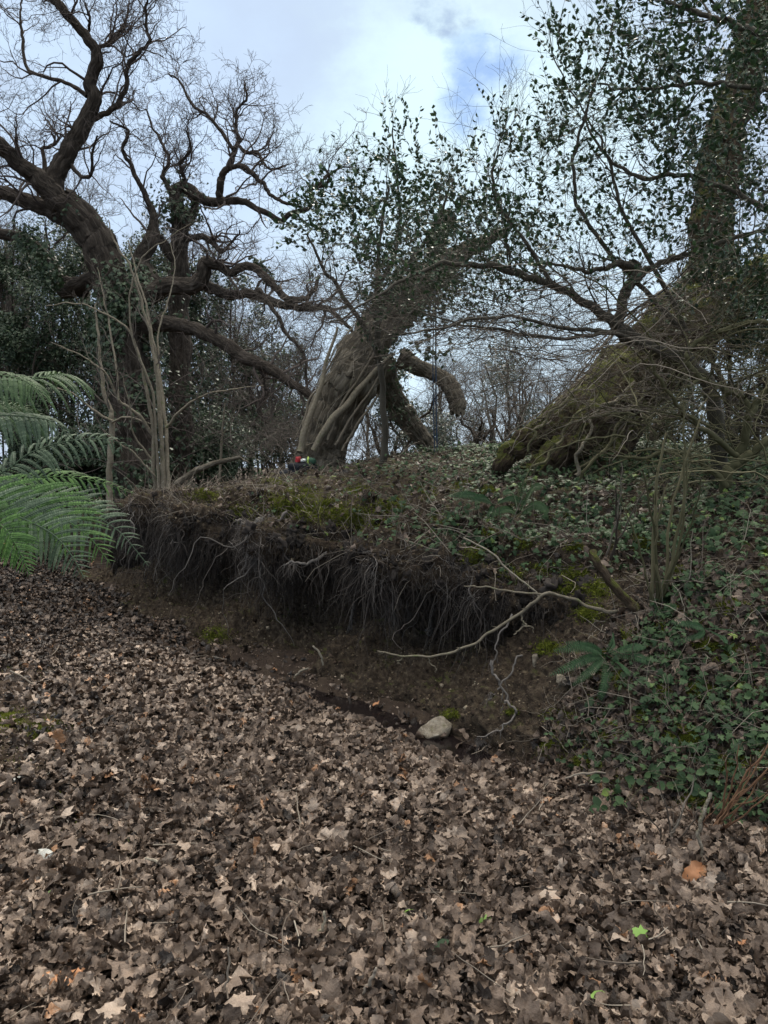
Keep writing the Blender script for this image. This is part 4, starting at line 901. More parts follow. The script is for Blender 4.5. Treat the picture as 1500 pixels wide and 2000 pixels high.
shoots(rg,[(1020,260),(1080,230),(1090,330),(1030,340)],14,5.3,5.8,(.2,.36),12,(.028,.042),lf,tw,(.0,0,1),.3)
shoots(rg,[(700,450),(1000,400),(1100,560),(1000,640),(760,620)],260,5.0,6.6,(.2,.42),9,(.022,.04),lf,tw,(-.2,0,.5),.7)
shoots(rg,[(1330,480),(1560,500),(1560,640),(1380,620)],110,5.0,6.2,(.2,.42),11,(.03,.05),lf,tw,(0,0,.2),.8)
build('leaves',lf,M['holly'],t_hr); build('shoot_twigs',tw,M['hollybark'],t_hr)
# ------------------------------------------------------------------ tree fern at the left edge
FB=PX(-330,880,3.1)
tfern=thing('tree_fern',(FB[0],FB[1],0),'large tree fern spreading lacy green fronds in from the left edge','fern')
a=Acc(); Pt=np.array([(FB[0],FB[1],-.1),(FB[0]+.01,FB[1],.5),(FB[0],FB[1]+.01,1.1),(FB[0],FB[1],FB[2])]); tubes(a,catmull(Pt,20),np.linspace(.12,.10,20),24,np.array([.0]),bump=.10,bs=(9,30,24)); clothe(a,catmull(Pt,20),np.linspace(.12,.10,20),900,np.random.default_rng(3),.9,1.25,(.03,.07),[SIM],False,thr=-2) if False else None; tubes(a,*[q for q in (lambda P1,R1:(P1,R1))(*sprout(catmull(Pt,20)[None],np.full((1,20),.02),np.random.default_rng(8),420,.14,5,spread=1.0,up=-.7,wig=.3,rs=.2,tmin=.02,rmin=.0015,rmax=.003))],3); build('trunk',a,M['oakbark'],tfern)
def frond(parent,pts,nref,npair,Lp,mt,seed,droop=.5,pl=.0125,ang=1.0,npin=20,lab=None,s0=.12,curl=0.0,name='frond'):
    rg=np.random.default_rng(seed); P=np.array([PX(x,y,d) for x,y,d in pts]); P=catmull(P,60); a=Acc()
    tubes(a,P,np.linspace(.005,.0012,60),5,np.array([.5]))
    m_ra=a
    T=nrm(np.gradient(P,axis=0)); nref=nrm(np.array(nref,float)); 
    s=np.linspace(s0,.985,npair); i=(s*59).astype(int); base=np.repeat(P[i],2,0); Tb=np.repeat(T[i],2,0); side=np.tile([1.,-1.],npair)[:,None]
    lateral=nrm(np.cross(nref[None],Tb))*side
    prof=np.sin(np.clip((s-s0)/(1-s0),0,1)*math.pi*.80+.50)**.75*(1-.55*s**5); L=np.repeat(Lp*prof*rg.uniform(.92,1.05,npair),2)
    d=nrm(Tb*math.cos(ang)+lateral*math.sin(ang)+rg.normal(0,.05,Tb.shape)); K=6; pp=[base]
    for k in range(K-1):
        pp.append(pp[-1]+d*(L/(K-1))[:,None]); d=nrm(d+np.array([0,0,-droop*.33])+Tb*curl)
    Q=np.stack(pp,1); tubes(a,Q,np.full(len(Q),.0014)[:,None]*np.linspace(1,.4,K)[None],3,np.full(len(Q),.6))
    # pinnules
    u=np.linspace(.05,.99,npin)*(K-1-1e-6); ui=u.astype(int); uf=(u-ui)[None,:,None]
    c=Q[:,ui]*(1-uf)+Q[:,ui+1]*uf; tp=nrm(Q[:,ui+1]-Q[:,ui]); nf=nrm(np.cross(tp,np.cross(np.broadcast_to(nref,tp.shape),tp)))
    sd=np.cross(nf,tp); pr=np.sin(np.linspace(.35,math.pi*.97,npin))**.6*(1-.45*np.linspace(0,1,npin))
    scl=(L/Lp)[:,None]*pl*pr[None]*1.15
    V=(np.array([(0,-.16,0),(.55,-.20,.03),(1,.02,-.10),(.55,.14,.03),(0,.16,0)]),np.array([(0,1,2),(0,2,3),(0,3,4)]))
    rr=np.clip(rg.normal(.5,.16,scl.size)+np.repeat(rg.normal(0,.22,len(L)),npin),0,1)
    for sg in (1,-1):
        ax=nrm(sd*sg+tp*.35+nf*-.12)
        B=nrm(np.cross(nf,ax)); Cn=np.cross(ax,B)
        V2=V[0].copy()
        # pinnule width set by spacing
        wd=(L/npin*2.3)[:,None]*np.ones(npin)[None]
        m=scl.size; pos=c.reshape(-1,3); A_=ax.reshape(-1,3)*scl.reshape(-1,1); B_=B.reshape(-1,3)*wd.reshape(-1,1)*1.15; C_=Cn.reshape(-1,3)*scl.reshape(-1,1)
        VV=pos[:,None]+V2[None,:,0:1]*A_[:,None]+V2[None,:,1:2]*B_[:,None]+V2[None,:,2:3]*C_[:,None]
        a.add(VV.reshape(-1,3),None,(V[1][None]+(np.arange(m)*5)[:,None,None]).reshape(-1,3),np.repeat(rr,5))
    o=build(name,a,mt,parent,smooth=False)
    if lab: o['label']=lab
    return o
b0=(-330,880,3.1)
frond(tfern,[b0,(-180,935,3.0),(-80,945,3.05),(0,925,3.1),(60,884,3.15),(130,862,3.2),(205,858,3.25),(275,880,3.3)],(0,-.75,.65),30,.17,M['fernback'],1,droop=.9,ang=1.0)
frond(tfern,[b0,(-150,930,3.3),(-40,945,3.4),(20,940,3.5),(80,932,3.55),(140,932,3.6),(205,945,3.65),(262,963,3.7)],(0,-.7,.7),28,.17,M['fern'],2,droop=.8,ang=.85)
frond(tfern,[b0,(-180,950,3.1),(-60,965,3.15),(60,982,3.2),(125,988,3.2),(180,1005,3.2),(235,1040,3.15),(290,1105,3.1)],(.15,-.8,.6),30,.17,M['fernback'],3,droop=.45,ang=1.05)
frond(tfern,[b0,(-200,930,2.8),(-90,950,2.75),(0,972,2.7),(60,985,2.68),(120,1010,2.65),(175,1050,2.6),(215,1100,2.55)],(.1,-.85,.5),32,.20,M['fern'],4,droop=.35,ang=.80)
frond(tfern,[b0,(-220,930,2.7),(-120,960,2.6),(-20,990,2.52),(50,1015,2.5),(105,1045,2.48),(140,1085,2.46),(165,1130,2.45)],(-.1,-.9,.45),30,.15,M['fernback'],5,droop=.3,ang=1.0)
frond(tfern,[b0,(-240,940,2.6),(-140,975,2.5),(-60,1000,2.4),(0,1025,2.36),(25,1055,2.34),(45,1090,2.33),(58,1122,2.32)],(-.2,-.9,.4),28,.11,M['fern'],6,droop=.25,ang=.9)
frond(tfern,[b0,(-240,800,3.0),(-120,745,2.9),(-30,732,2.9),(30,738,2.9),(65,755,2.9),(90,785,2.9)],(0,-.5,.85),26,.16,M['ferndark'],7,droop=1.2,ang=1.0)
frond(tfern,[b0,(-220,850,3.0),(-100,820,2.95),(0,812,2.95),(60,815,2.95),(105,825,2.95),(140,858,2.95)],(0,-.5,.85),26,.17,M['fernback'],8,droop=1.3,ang=.9)
frond(tfern,[b0,(-200,800,3.5),(-60,755,3.6),(50,742,3.7),(110,730,3.8),(150,738,3.9),(185,765,4.0)],(0,-.5,.85),30,.26,M['ferndark'],9,droop=1.1,ang=.9)
frond(tfern,[b0,(-200,860,3.5),(-80,800,3.6),(0,790,3.7),(60,800,3.8),(110,830,3.9)],(0,-.6,.8),30,.30,M['ferndark'],10,droop=1.0,ang=.9)
frond(tfern,[b0,(-150,900,3.9),(0,965,4.2),(80,975,4.4),(160,975,4.6),(240,985,4.8)],(0,-.7,.7),30,.28,M['ferndark'],11,droop=.8,ang=.9)
frond(tfern,[b0,(-180,900,3.6),(-60,940,3.6),(30,970,3.7),(100,1000,3.8),(150,1045,3.8)],(0,-.8,.6),30,.28,M['ferndark'],12,droop=.6,ang=.9)
# ------------------------------------------------------------------ shield ferns on the bank
def shieldfern(px,py,fr,lab,name='shield_fern',seed=0,mt='swfern'):
    c=on(px,py); t=thing(name,c,lab,'fern'); h=ray(px,py); nn=h[1]
    rg=np.random.default_rng(seed); D=c[1]
    for j,(dx,dy,lift,wd) in enumerate(fr):
        tip=PX(px+dx*rg.uniform(.8,1.15),py+dy+rg.uniform(-8,14),D-.26-rg.uniform(0,.12)); mid=(c+tip)/2+np.array([0,-.10,lift]); P=catmull(np.array([c+np.array([0,-.04,.02]),mid,tip]),30)
        a=Acc(); tubes(a,P,np.linspace(.0028,.0008,30),4,np.array([.3]))
        T=nrm(np.gradient(P,axis=0)); n=26; s=np.linspace(.14,.99,n); i=(s*29).astype(int)
        nf=nrm(np.array([0,-.85,.5])+rg.normal(0,.15,3)); lat=nrm(np.cross(nf,T[i])); W=wd*np.sin(np.clip(s*math.pi*.85+.25,0,math.pi))**.7
        for sg in (1,-1):
            ax=nrm(lat*sg+T[i]*.35); B=nrm(np.cross(nf,ax)); C=np.cross(ax,B)
            tv=np.array([(0,-.13,0),(.5,-.15,.02),(1,0,-.1),(.5,.11,.02),(0,.13,0)])
            scatter(a,tv,None,np.array([(0,1,2),(0,2,3),(0,3,4)]),P[i],ax,B,C,W,np.clip(rg.normal(.5,.18,n),0,1))
        build('frond',a,M[mt],t,smooth=False)
shieldfern(1178,1282,[(-118,-8,.06,.035),(-122,42,.05,.034),(-70,-40,.04,.03),(-62,48,.04,.032),(-10,84,.03,.032),(98,14,.05,.034),(82,-26,.05,.030),(20,-50,.04,.026),(50,40,.03,.028),(-100,15,.05,.03)],'dark green shield fern with spread fronds low on the bank at right',seed=3)
shieldfern(1372,1232,[(-60,-20,.03,.024),(60,-12,.03,.024),(-45,20,.02,.02),(40,22,.02,.02)],'small dark fern to the upper right of the larger shield fern',seed=4)
shieldfern(962,990,[(-80,-32,.05,.05),(-40,-20,.05,.04),(60,-8,.06,.04),(-10,20,.04,.03)],'pale green fern flat on the bank top in the middle',seed=5)
shieldfern(1010,1010,[(50,-60,.1,.05),(-30,-50,.1,.04),(70,-20,.08,.05),(-60,-10,.06,.04),(10,-70,.1,.04)],'dim green fern clump just right of the pale one',seed=6,mt='ferndark')
# ------------------------------------------------------------------ evergreen undergrowth and ivy thickets behind
def evergreen(px,py,rx,ry,D,n,lab,seed,mt='ever',size=(.05,.09),thr=-.05,ns=1.6,name='evergreen_shrub',depth=.6,group='dark evergreens behind the bank',T=None,tri=None,gz=None):
    rg=np.random.default_rng(seed); c=PX(px,py,D); a_=rx/1500*D; b_=ry/1500*D; dp=max(a_*depth,.5)
    z0=gz if gz is not None else down(c[0],min(c[1],18))
    t=thing(name,(c[0],c[1],z0),lab,'shrub',group)
    d=nrm(rg.normal(0,1,(n*3,3))); rad=rg.random(n*3)**.42
    p=d*rad[:,None]; edge=1+.28*fbm(d*1.8+seed,3,seed); p=p*edge[:,None]*np.array([a_,dp,b_])+c
    k=fbm(p*ns,3,seed+1)>thr; k&=p[:,2]>z0-.1; p=p[k][:n]; d=d[k][:n]
    a=Acc(); nn=nrm(d*.5+np.array([0,-.3,.7]))
    if T is None: strew(a,[SIM],p,nn,rg,rg.uniform(*size,len(p)),.7,np.clip(rg.normal(.4,.25,len(p)),0,1))
    else: strew(a,T,p,nn,rg,rg.uniform(*size,len(p)),.7,np.clip(rg.normal(.4,.25,len(p)),0,1),True)
    build('foliage',a,M[mt],t)
    a=Acc(); m=7; bs=np.array([c[0],c[1],z0-.1])+rg.normal(0,.18,(m,3))*np.array([a_,.5,0]); tp=c+rg.normal(0,.5,(m,3))*np.array([a_,dp,b_]); tp[:,2]=np.maximum(tp[:,2],z0+.4)
    s=np.linspace(0,1,10)[None,:,None]; P=bs[:,None]*(1-s)+tp[:,None]*s; P=P+np.cumsum(rg.normal(0,.05,P.shape),1)*(s>0)
    R=rg.uniform(.018,.04,m)[:,None]*np.linspace(1,.4,10)[None]; tubes(a,P,R,6,rg.random(m))
    P1,R1=sprout(P,R,rg,9,b_*.7,8,spread=.8,up=.2,wig=.25,rs=.5,rmin=.004,tmin=.3); tubes(a,P1,R1,4,rg.random(len(P1)))
    P2,R2=sprout(P1,R1,rg,6,b_*.35,6,spread=.8,up=.15,wig=.25,rs=.6,rmin=.003); tubes(a,P2,R2,3,rg.random(len(P2)))
    build('stems',a,M['oakbark'],t)
EV=[(55,640,130,120,15.5,9000,'dark evergreen at the far left edge above the tree fern'),
(190,690,150,160,16,13000,'dense dark evergreen directly behind the big oak trunk'),
(345,720,120,170,17,11000,'dark evergreen rising right of the big oak trunk'),
(470,770,110,130,18,9000,'evergreen behind the drooping oak limb'),
(560,840,90,75,17,6000,'low evergreen just left of the leaning tree'),
(60,860,140,120,14,9000,'dark evergreen mass behind the fern fronds'),
(200,900,120,80,13.5,9000,'low dark evergreen between the sapling and the pale shrub'),
(400,880,120,75,15,9000,'low evergreen behind the left skyline of the bank'),
(130,500,120,70,16,3500,'thin ivy thicket high behind the oak fork'),
(300,520,130,70,16.5,4000,'ivy thicket between the two bare oaks'),
(430,590,90,70,17,3000,'loose ivy clump behind the twisting oak limb'),
(520,690,80,70,17.5,3500,'loose evergreen clump above the drooping limb'),
(20,520,60,70,16,2500,'ivy clump at the left edge beside the mossy limb'),
(-200,780,170,170,15,8000,'broad evergreen off to the left of the tree fern')]
for i,e in enumerate(EV): evergreen(*e[:5],int(e[5]*1.5),e[6],seed=900+i*3,thr=(-.08 if e[5]>5000 else .0))
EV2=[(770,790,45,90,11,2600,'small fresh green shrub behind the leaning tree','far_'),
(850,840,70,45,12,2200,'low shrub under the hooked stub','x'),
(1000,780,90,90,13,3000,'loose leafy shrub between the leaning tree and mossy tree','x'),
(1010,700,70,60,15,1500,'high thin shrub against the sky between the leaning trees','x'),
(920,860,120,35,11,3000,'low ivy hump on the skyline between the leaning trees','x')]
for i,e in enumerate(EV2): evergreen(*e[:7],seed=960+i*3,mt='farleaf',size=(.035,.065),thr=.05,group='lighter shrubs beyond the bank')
EV3=[(1450,620,90,95,7.4,6000,'dark evergreen bush at the right edge beyond the mossy trunk'),
(1330,800,110,80,9.5,4500,'dim evergreen under the leaning mossy trunk'),
(1470,800,90,110,8.6,5500,'dark evergreen low at the right edge'),
(1240,890,100,40,9.2,3000,'low evergreen behind the buttress root')]
for i,e in enumerate(EV3): evergreen(*e,seed=990+i*3,size=(.03,.055),thr=.02,ns=2.6,group='dark evergreens at the right edge')
# ------------------------------------------------------------------ bare trees far behind
def baretree(name,loc,H,seed,lab,grp,mt='greytwig',n1=16,rt=.11):
    rg=np.random.default_rng(seed); t=thing(name,loc,lab,'tree',grp); loc=np.array(loc)
    K=14; s=np.linspace(0,1,K)[:,None]; P=loc+np.array([0,0,-.2])+s*np.array([rg.normal(0,.12*H),0,H*.8]); P[1:]+=np.cumsum(rg.normal(0,.03*H/6,(K-1,3)),0)*np.array([1,1,.3])
    R=np.linspace(rt,rt*.25,K); a=Acc(); tubes(a,P,R,10,np.array([.3]),bump=.12,bs=(3,2,6)); build('trunk',a,M['greybark'],t)
    a=Acc(); P1,R1=sprout(P[None],R[None],rg,n1,H*.36,10,spread=.8,up=.22,wig=.24,rs=.55,tmin=.16,rmin=.006); tubes(a,P1,R1,5,rg.random(len(P1)))
    P2,R2=sprout(P1,R1,rg,8,H*.18,7,spread=.75,up=.2,wig=.28,rs=.55,rmin=.004); tubes(a,P2,R2,4,rg.random(len(P2)))
    P3,R3=sprout(P2,R2,rg,7,H*.09,5,spread=.75,up=.2,wig=.3,rs=.6,rmin=.003); tubes(a,P3,R3,3,rg.random(len(P3)))
    P4,R4=sprout(P3,R3,rg,3,H*.045,4,spread=.7,up=.2,wig=.3,rs=.7,rmin=.0025); tubes(a,P4,R4,3,rg.random(len(P4)))
    build('crown',a,M[mt],t); return t
protos=[baretree('bare_tree',(-1.5,24,.8),6.2,1001,'x','bare trees far behind the bank'),baretree('bare_tree',(2.6,23,.8),5.6,1002,'x','bare trees far behind the bank'),
 baretree('bare_tree',(5.5,26,.8),6.4,1003,'x','bare trees far behind the bank')]
def copytree(src,loc,rz,sc):
    c=src.copy(); COL.objects.link(c); c.location=loc; c.rotation_euler=(0,0,rz); c.scale=(sc,sc,sc)
    for ch in [o for o in src.children]:
        d=ch.copy(); COL.objects.link(d); d.parent=c
    return c
rg=np.random.default_rng(90)
BT=[(-260,21,1.3),(-150,24,1.2),(1680,24,1.0),(-40,19,1.45),(60,20,1.5),(200,19,1.4),(330,20,1.3),(-24,20,1.15),(-70,21,1.2),(20,22,1.2),(90,20,1.25),(160,22,1.15),(235,21,1.1),(300,24,1.25),(370,21,1.0),(440,24,1.1),(500,21,.95),(560,25,1.05),(610,22,.8),(670,26,.9),(830,22,.62),(880,26,.8),(935,21,.55),(980,25,.72),(1030,22,.66),(1085,27,.85),(1130,22,.62),(1180,25,.75),(1240,22,.7),(1300,26,.85),(1370,22,.75),(1440,24,.85),(1500,22,.8),(1560,24,.9),(760,28,.8),(720,22,.6)]
names=['leftmost','second','third']
spot=[]
for i,(px,D,sc) in enumerate(BT):
    x=PX(px,900,D)[0]; src=protos[i%3]
    loc=(x,D,.75); 
    if i<3: o=src; o.location=loc; o.rotation_euler=(0,0,rg.uniform(0,6)); o.scale=(sc,)*3
    else: o=copytree(src,loc,rg.uniform(0,6.28),sc*rg.uniform(.93,1.07))
    spot.append((px,o))
spot.sort(key=lambda q:q[0])
ords='first second third fourth fifth sixth seventh eighth ninth tenth eleventh twelfth thirteenth fourteenth fifteenth sixteenth seventeenth eighteenth nineteenth twentieth twenty-first twenty-second twenty-third twenty-fourth twenty-fifth twenty-sixth twenty-seventh twenty-eighth twenty-ninth thirtieth thirty-first thirty-second thirty-third thirty-fourth thirty-fifth thirty-sixth'.split()
for k,(px,o) in enumerate(spot):
    where='behind the big oak' if px<300 else 'behind the crooked oak' if px<560 else 'beyond the leaning tree' if px<900 else 'in the gap between the leaning trees' if px<1150 else 'beyond the mossy tree'
    o['label']='slender bare grey tree %s, %s from left'%(where,ords[k])
# ------------------------------------------------------------------ brushwood thickets
def thicket(name,lab,poly,D0,D1,n,L,r,mt,seed,up=.5,wig=.14,kids=4,grp=None,gz=None,dirx=0.0):
    rg=np.random.default_rng(seed); b=np.array(poly,float); lo=b.min(0);hi=b.max(0)
    x=rg.uniform(lo[0],hi[0],n*4);y=rg.uniform(lo[1],hi[1],n*4);k=inpoly(x,y,poly);x=x[k][:n];y=y[k][:n];m=len(x)
    base=PX(x,y,rg.uniform(D0,D1,m)); c=base.mean(0); t=thing(name,(c[0],c[1],down(c[0],c[1])),lab,'thicket',grp)
    d=rg.normal(0,1,(m,3))*np.array([1,.6,.6]); d[:,2]=np.abs(d[:,2])*.4+up; d[:,0]+=dirx; d=nrm(d); K=12; Ls=rg.uniform(L[0],L[1],m); pts=[base]
    for j in range(K-1):
        pts.append(pts[-1]+d*(Ls/(K-1))[:,None]); d=nrm(d+rg.normal(0,wig,d.shape)+np.array([0,0,-.06]))
    P=np.stack(pts,1); R=rg.uniform(r[0],r[1],m)[:,None]*np.linspace(1,.35,K)[None]; a=Acc(); tubes(a,P,R,5,rg.random(m)); build('stems',a,M[mt],t)
    a=Acc(); P1,R1=sprout(P,R,rg,kids,L[1]*.4,7,spread=.8,up=.1,wig=.18,rs=.55,rmin=.0012); tubes(a,P1,R1,3,rg.random(len(P1)))
    P2,R2=sprout(P1,R1,rg,3,L[1]*.18,5,spread=.8,up=.1,wig=.2,rs=.65,rmin=.001); tubes(a,P2,R2,3,rg.random(len(P2))); build('twigs',a,M[mt],t)
thicket('bramble_thicket','tangle of olive green bare stems filling the right edge above the ivy',[(1200,760),(1300,640),(1560,560),(1560,960),(1380,960),(1230,900)],4.9,6.6,150,(.5,1.3),(.0025,.008),'olive',1101,up=.1,wig=.2)
thicket('bramble_thicket','thin grey criss-cross stems hanging across the mossy leaning trunk',[(1000,560),(1300,560),(1400,700),(1250,860),(1050,800),(900,680)],4.8,6.2,180,(.5,1.3),(.0018,.0045),'straw',1102,up=.0,wig=.14,kids=4)
thicket('bramble_thicket','grey twiggy tangle between the middle holly and the mossy trunk',[(560,560),(760,520),(1000,540),(1050,640),(900,680),(700,660)],5.5,8.5,230,(.5,1.2),(.0014,.0035),'greytwig',1103,up=.05,wig=.15)
thicket('brushwood_heap','low heap of grey brushwood at the foot of the leaning tree',[(480,900),(500,850),(560,830),(620,860),(630,900)],9.4,10.8,120,(.2,.6),(.002,.005),'greytwig',1104,up=.35,wig=.25,kids=5)
thicket('brushwood_heap','brown brushwood just right of the black bag',[(650,905),(680,850),(760,850),(800,885)],9.0,10.2,90,(.2,.5),(.002,.004),'straw',1105,up=.35,wig=.25,kids=4)
thicket('bare_scrub','thin dark scrub stems behind the pale stemmed shrub',[(140,940),(160,760),(420,720),(560,860),(520,900),(330,930)],10.5,13,110,(.6,1.6),(.003,.007),'oaktwig',1106,up=.7,wig=.12,kids=4)
thicket('bare_scrub','thin grey scrub beyond the skyline in the middle gap',[(800,880),(820,760),(1100,720),(1120,880)],9.5,12.5,150,(.5,1.3),(.002,.005),'greytwig',1107,up=.6,wig=.14,kids=4)
#PART5
# ------------------------------------------------------------------ things on the bank
def stick(name,lab,segs,cat='branch',mt='straw',off=.12,S=7,grp=None,kids=0,wob=.006,seed=0,Dfix=None,rnd=.7,cap=True,ws=.9):
    Ds=[ray(x,y)[0][1] for x,y,_ in segs[0] if ray(x,y) is not None]
    D=(min(Ds) if Dfix is None else Dfix)-off
    a=Acc(); first=None; allP=[]
    for k,sg in enumerate(segs):
        sg=[(x,y,w*ws) for x,y,w in sg]
        P,R=path(sg,D,D,max(12,len(sg)*5),wob,seed+k); first=P[0] if first is None else first
        tubes(a,P,R,S,np.array([rnd]),cap=cap and sg[-1][2]>6,bump=.06,bs=(3,3,14)); allP.append((P,R))
    if kids:
        p,r=resam(*allP[0],20); P1,R1=sprout(p[None],r[None],np.random.default_rng(seed),kids,.10,5,spread=.9,up=-.1,wig=.25,rs=.5,rmin=.0010); tubes(a,P1,R1,3,np.full(len(P1),rnd))
    return tag(build(name,a,M[mt],loc=first),lab,cat,grp)
stick('bare_branch','long pale bare branch bending out of the bank over the dark ditch',[[(1228,1190,9),(1190,1194,11),(1160,1188,10),(1120,1172,9),(1070,1160,9),(1040,1178,9),(1005,1205,8),(960,1235,8),(915,1262,7),(870,1278,7),(820,1283,6),(775,1280,5),(732,1271,4)],[(1062,1162,6),(1010,1157,5),(950,1148,5),(905,1144,3)],[(1020,1198,6),(1018,1212,5),(1028,1222,5),(1012,1232,4),(1006,1240,3)],[(1020,1218,4),(1038,1224,3),(1042,1232,2)],[(835,1283,3),(842,1300,3),(852,1305,2),(850,1315,2)],[(790,1282,3),(778,1290,3),(785,1300,2)]],mt='pale',off=.22,wob=.006,seed=1,Dfix=4.75,rnd=.35,kids=10,ws=.72)
stick('branch_stub','stout mossy broken branch stub jutting up at a slant from the bank',[[(1240,1190,24),(1215,1165,21),(1188,1132,19),(1170,1105,18),(1157,1082,17)]],mt='mossbark',off=.06,S=10)
stick('dead_stick','thin dead stick slanting down to the bend of the pale branch',[[(905,1050,3),(950,1075,4),(985,1105,4),(1020,1135,4),(1052,1162,4)]],off=.15,mt='pale',Dfix=4.9,seed=5)
stick('fallen_log','short weathered stick lying on the left skyline of the bank',[[(345,945,16),(385,918,14),(420,905,12),(470,892,8)],[(465,893,5),(480,900,4),(488,905,3)]],off=.05,mt='greybark')
rg=np.random.default_rng(31)
def stems(name,lab,bx,by,lst,mt,cat='plant',seed=0,off=.03,leafy=False,D1=-.3):
    c=on(bx,by); t=thing(name,c,lab,cat); D=c[1]
    for k,(dx,dy,w,bend) in enumerate(lst):
        r=np.random.default_rng(seed+k); b=(bx+r.normal(0,8),by+r.normal(0,4)); n=6
        pts=[(b[0]+dx*s+bend*math.sin(s*math.pi),b[1]+dy*s,w*(1-.55*s)) for s in np.linspace(0,1,n)]
        P,R=path(pts,D-.02,D+D1,18,.008,seed+k); P[0]-=np.array([0,-.03,.03]); a=Acc(); tubes(a,P,R,6,np.array([r.random()]))
        P1,R1=sprout(P[None],R[None],r,3,.16,6,spread=.6,up=.2,wig=.15,rs=.45,rmin=.0008,tmin=.4); tubes(a,P1,R1,3,r.random(len(P1)))
        build('stem',a,M[mt],t)
    return t
stems('bramble','cluster of tall slender stems rising from beside the branch stub',1285,1180,[(20,-330,9,-8),(52,-300,8,14),(-30,-260,7,10),(70,-360,7,-20),(10,-230,6,-14),(-60,-200,5,6),(95,-250,5,10),(36,-400,6,26)],'olive',seed=10)
stems('bramble','lone straight stem standing left of the tall stem cluster',1185,1090,[(6,-140,5,4),(30,-190,4,12),(90,-170,4,-8)],'straw',seed=30)
stems('bramble','two thin stems arching from the ivy at middle right',1120,930,[(120,-120,5,20),(50,-170,5,-20),(150,-60,4,10)],'olive',seed=36)
stems('dead_stalk_clump','clump of reddish brown dead stalks at the lower right edge',1385,1640,[(120,-200,7,-6),(90,-150,6,8),(150,-170,6,-10),(60,-180,5,10),(110,-90,5,0),(30,-150,5,8),(140,-230,5,10),(75,-110,4,-12),(160,-120,5,6),(20,-90,4,-6),(-40,-60,4,6),(50,-60,5,3),(125,-140,4,14)],'rust',seed=50,D1=-.12)
stems('dead_stalk_clump','smaller spray of tan dead stalks left of the red brown ones',1310,1660,[(-20,-120,5,6),(50,-150,5,-6),(-50,-90,4,4),(90,-110,4,4),(10,-60,4,-4)],'straw',seed=70,D1=-.1)
# bramble leaves low on the bank
def leafplant(px,py,pts,lab,seed,name='bramble_plant',size=(.035,.06)):
    c=on(px,py); t=thing(name,c,lab,'plant'); r=np.random.default_rng(seed); a=Acc(); lf=Acc()
    for dx,dy in pts:
        h=ray(px+dx,py+dy); 
        if h is None: continue
        q=h[0]+h[1]*.06+np.array([0,-.04,.01]); P=catmull(np.array([c,(c+q)/2+np.array([0,-.05,.02]),q]),10); tubes(a,P,np.linspace(.0018,.0010,10),4,np.array([.4]))
        for j in range(3):
            an=(j-1)*1.1+r.normal(0,.2); axis=nrm(np.array([math.sin(an),-.25,math.cos(an)*.6-.35])); nn=nrm(np.array([0,-.85,.55])+r.normal(0,.25,3)); A=nrm(axis-nn*(axis@nn)); B=np.cross(nn,A); sz=r.uniform(*size)
            scatter(lf,OVA[0]*np.array([1,1.35,1]),None,OVA[1],(q+A*sz*.5)[None],A[None],B[None],nn[None],sz,np.array([r.random()]))
    build('stem',a,M['olive'],t); build('leaves',lf,M['ivy'],t)
leafplant(1195,1590,[(-8,-70),(-6,-25),(20,0),(-25,8),(15,-45),(50,-50),(85,-60),(75,-30)],'trailing plant with rounded green leaves where the bank meets the litter',1,size=(.038,.062))
leafplant(1345,1530,[(0,-10),(35,-20),(-40,10),(-30,-35),(-70,0),(20,20)],'leafy green sprig right of the rounded leaf plant',2,size=(.03,.05))
leafplant(1110,1470,[(-20,-60),(-40,-20),(10,-30),(30,10),(-10,20)],'small leafy sprig above the dark foot of the bank',3,size=(.022,.036))
leafplant(1440,1330,[(-20,-40),(30,-30),(-50,0),(10,20),(40,30),(-10,0)],'ivy sprig on the mossy slope at the right edge',4,size=(.028,.045))
# stones
def rock(name,px,py,wpx,hpx,lab,mt,seed,sink=.3,D=None,grp=None,cat='stone'):
    h=ray(px,py+hpx*.35); c=h[0]; s=wpx/1500*c[1]/2; v=hpx/1500*c[1]/2
    bm_=bpy.data.meshes.new('t'); import bmesh
    b=bmesh.new(); bmesh.ops.create_icosphere(b,subdivisions=4,radius=1); V=np.array([x.co for x in b.verts]); T=np.array([[q.index for q in f.verts] for f in b.faces]); b.free(); bpy.data.meshes.remove(bm_)
    r=np.random.default_rng(seed)
    for _ in range(22):
        n=nrm(r.normal(0,1,3)); d=r.uniform(.55,.9); k=(V@n)-d; V=V-np.where(k>0,k,0)[:,None]*n*.92
    V=V*(1+.07*fbm(V*2,3,seed)[:,None]+.035*fbm(V*8,3,seed)[:,None])*np.array([s,s*.8,v]); V=V+c+np.array([0,s*.3,v*(1-sink*2)])
    a=Acc(); a.add(V,None,T); return tag(build(name,a,M[mt],loc=c),lab,cat,grp)
rock('stone',856,1432,82,62,'pale mossy boulder lying in the ditch below the roots','stone',2,.15)
rock('stone',808,1442,26,24,'small knobbly stone touching the left of the mossy boulder','stone',3,.2)
rock('stone',1046,1288,18,38,'small pale stone stuck in the bank left of the fern','stone',4,.2)
rock('stone',1098,1330,34,30,'brown stone set in the bank below the fern fronds','stone',5,.2)
rock('pebble',34,1520,36,18,'pale flat pebble at the left edge','pstone',6)
rock('pebble',93,1517,20,18,'small round white pebble right of the flat one','pstone',7)
rock('pebble',84,1677,50,36,'pale grey flat stone on the litter at lower left','pstone',8,.15)
stick('small_stick','short pale stick on the litter left of centre',[[(285,1676,7),(315,1688,8),(350,1700,7)]],off=.03,mt='pale')
stick('small_stick','upright thin stalk lying down the litter near bottom centre',[[(446,1850,4),(444,1900,5),(440,1945,4)]],off=.03,mt='straw')
stick('small_stick','short broken tan stick at lower centre right',[[(735,1890,7),(722,1915,8),(712,1945,6)]],off=.04,mt='straw')
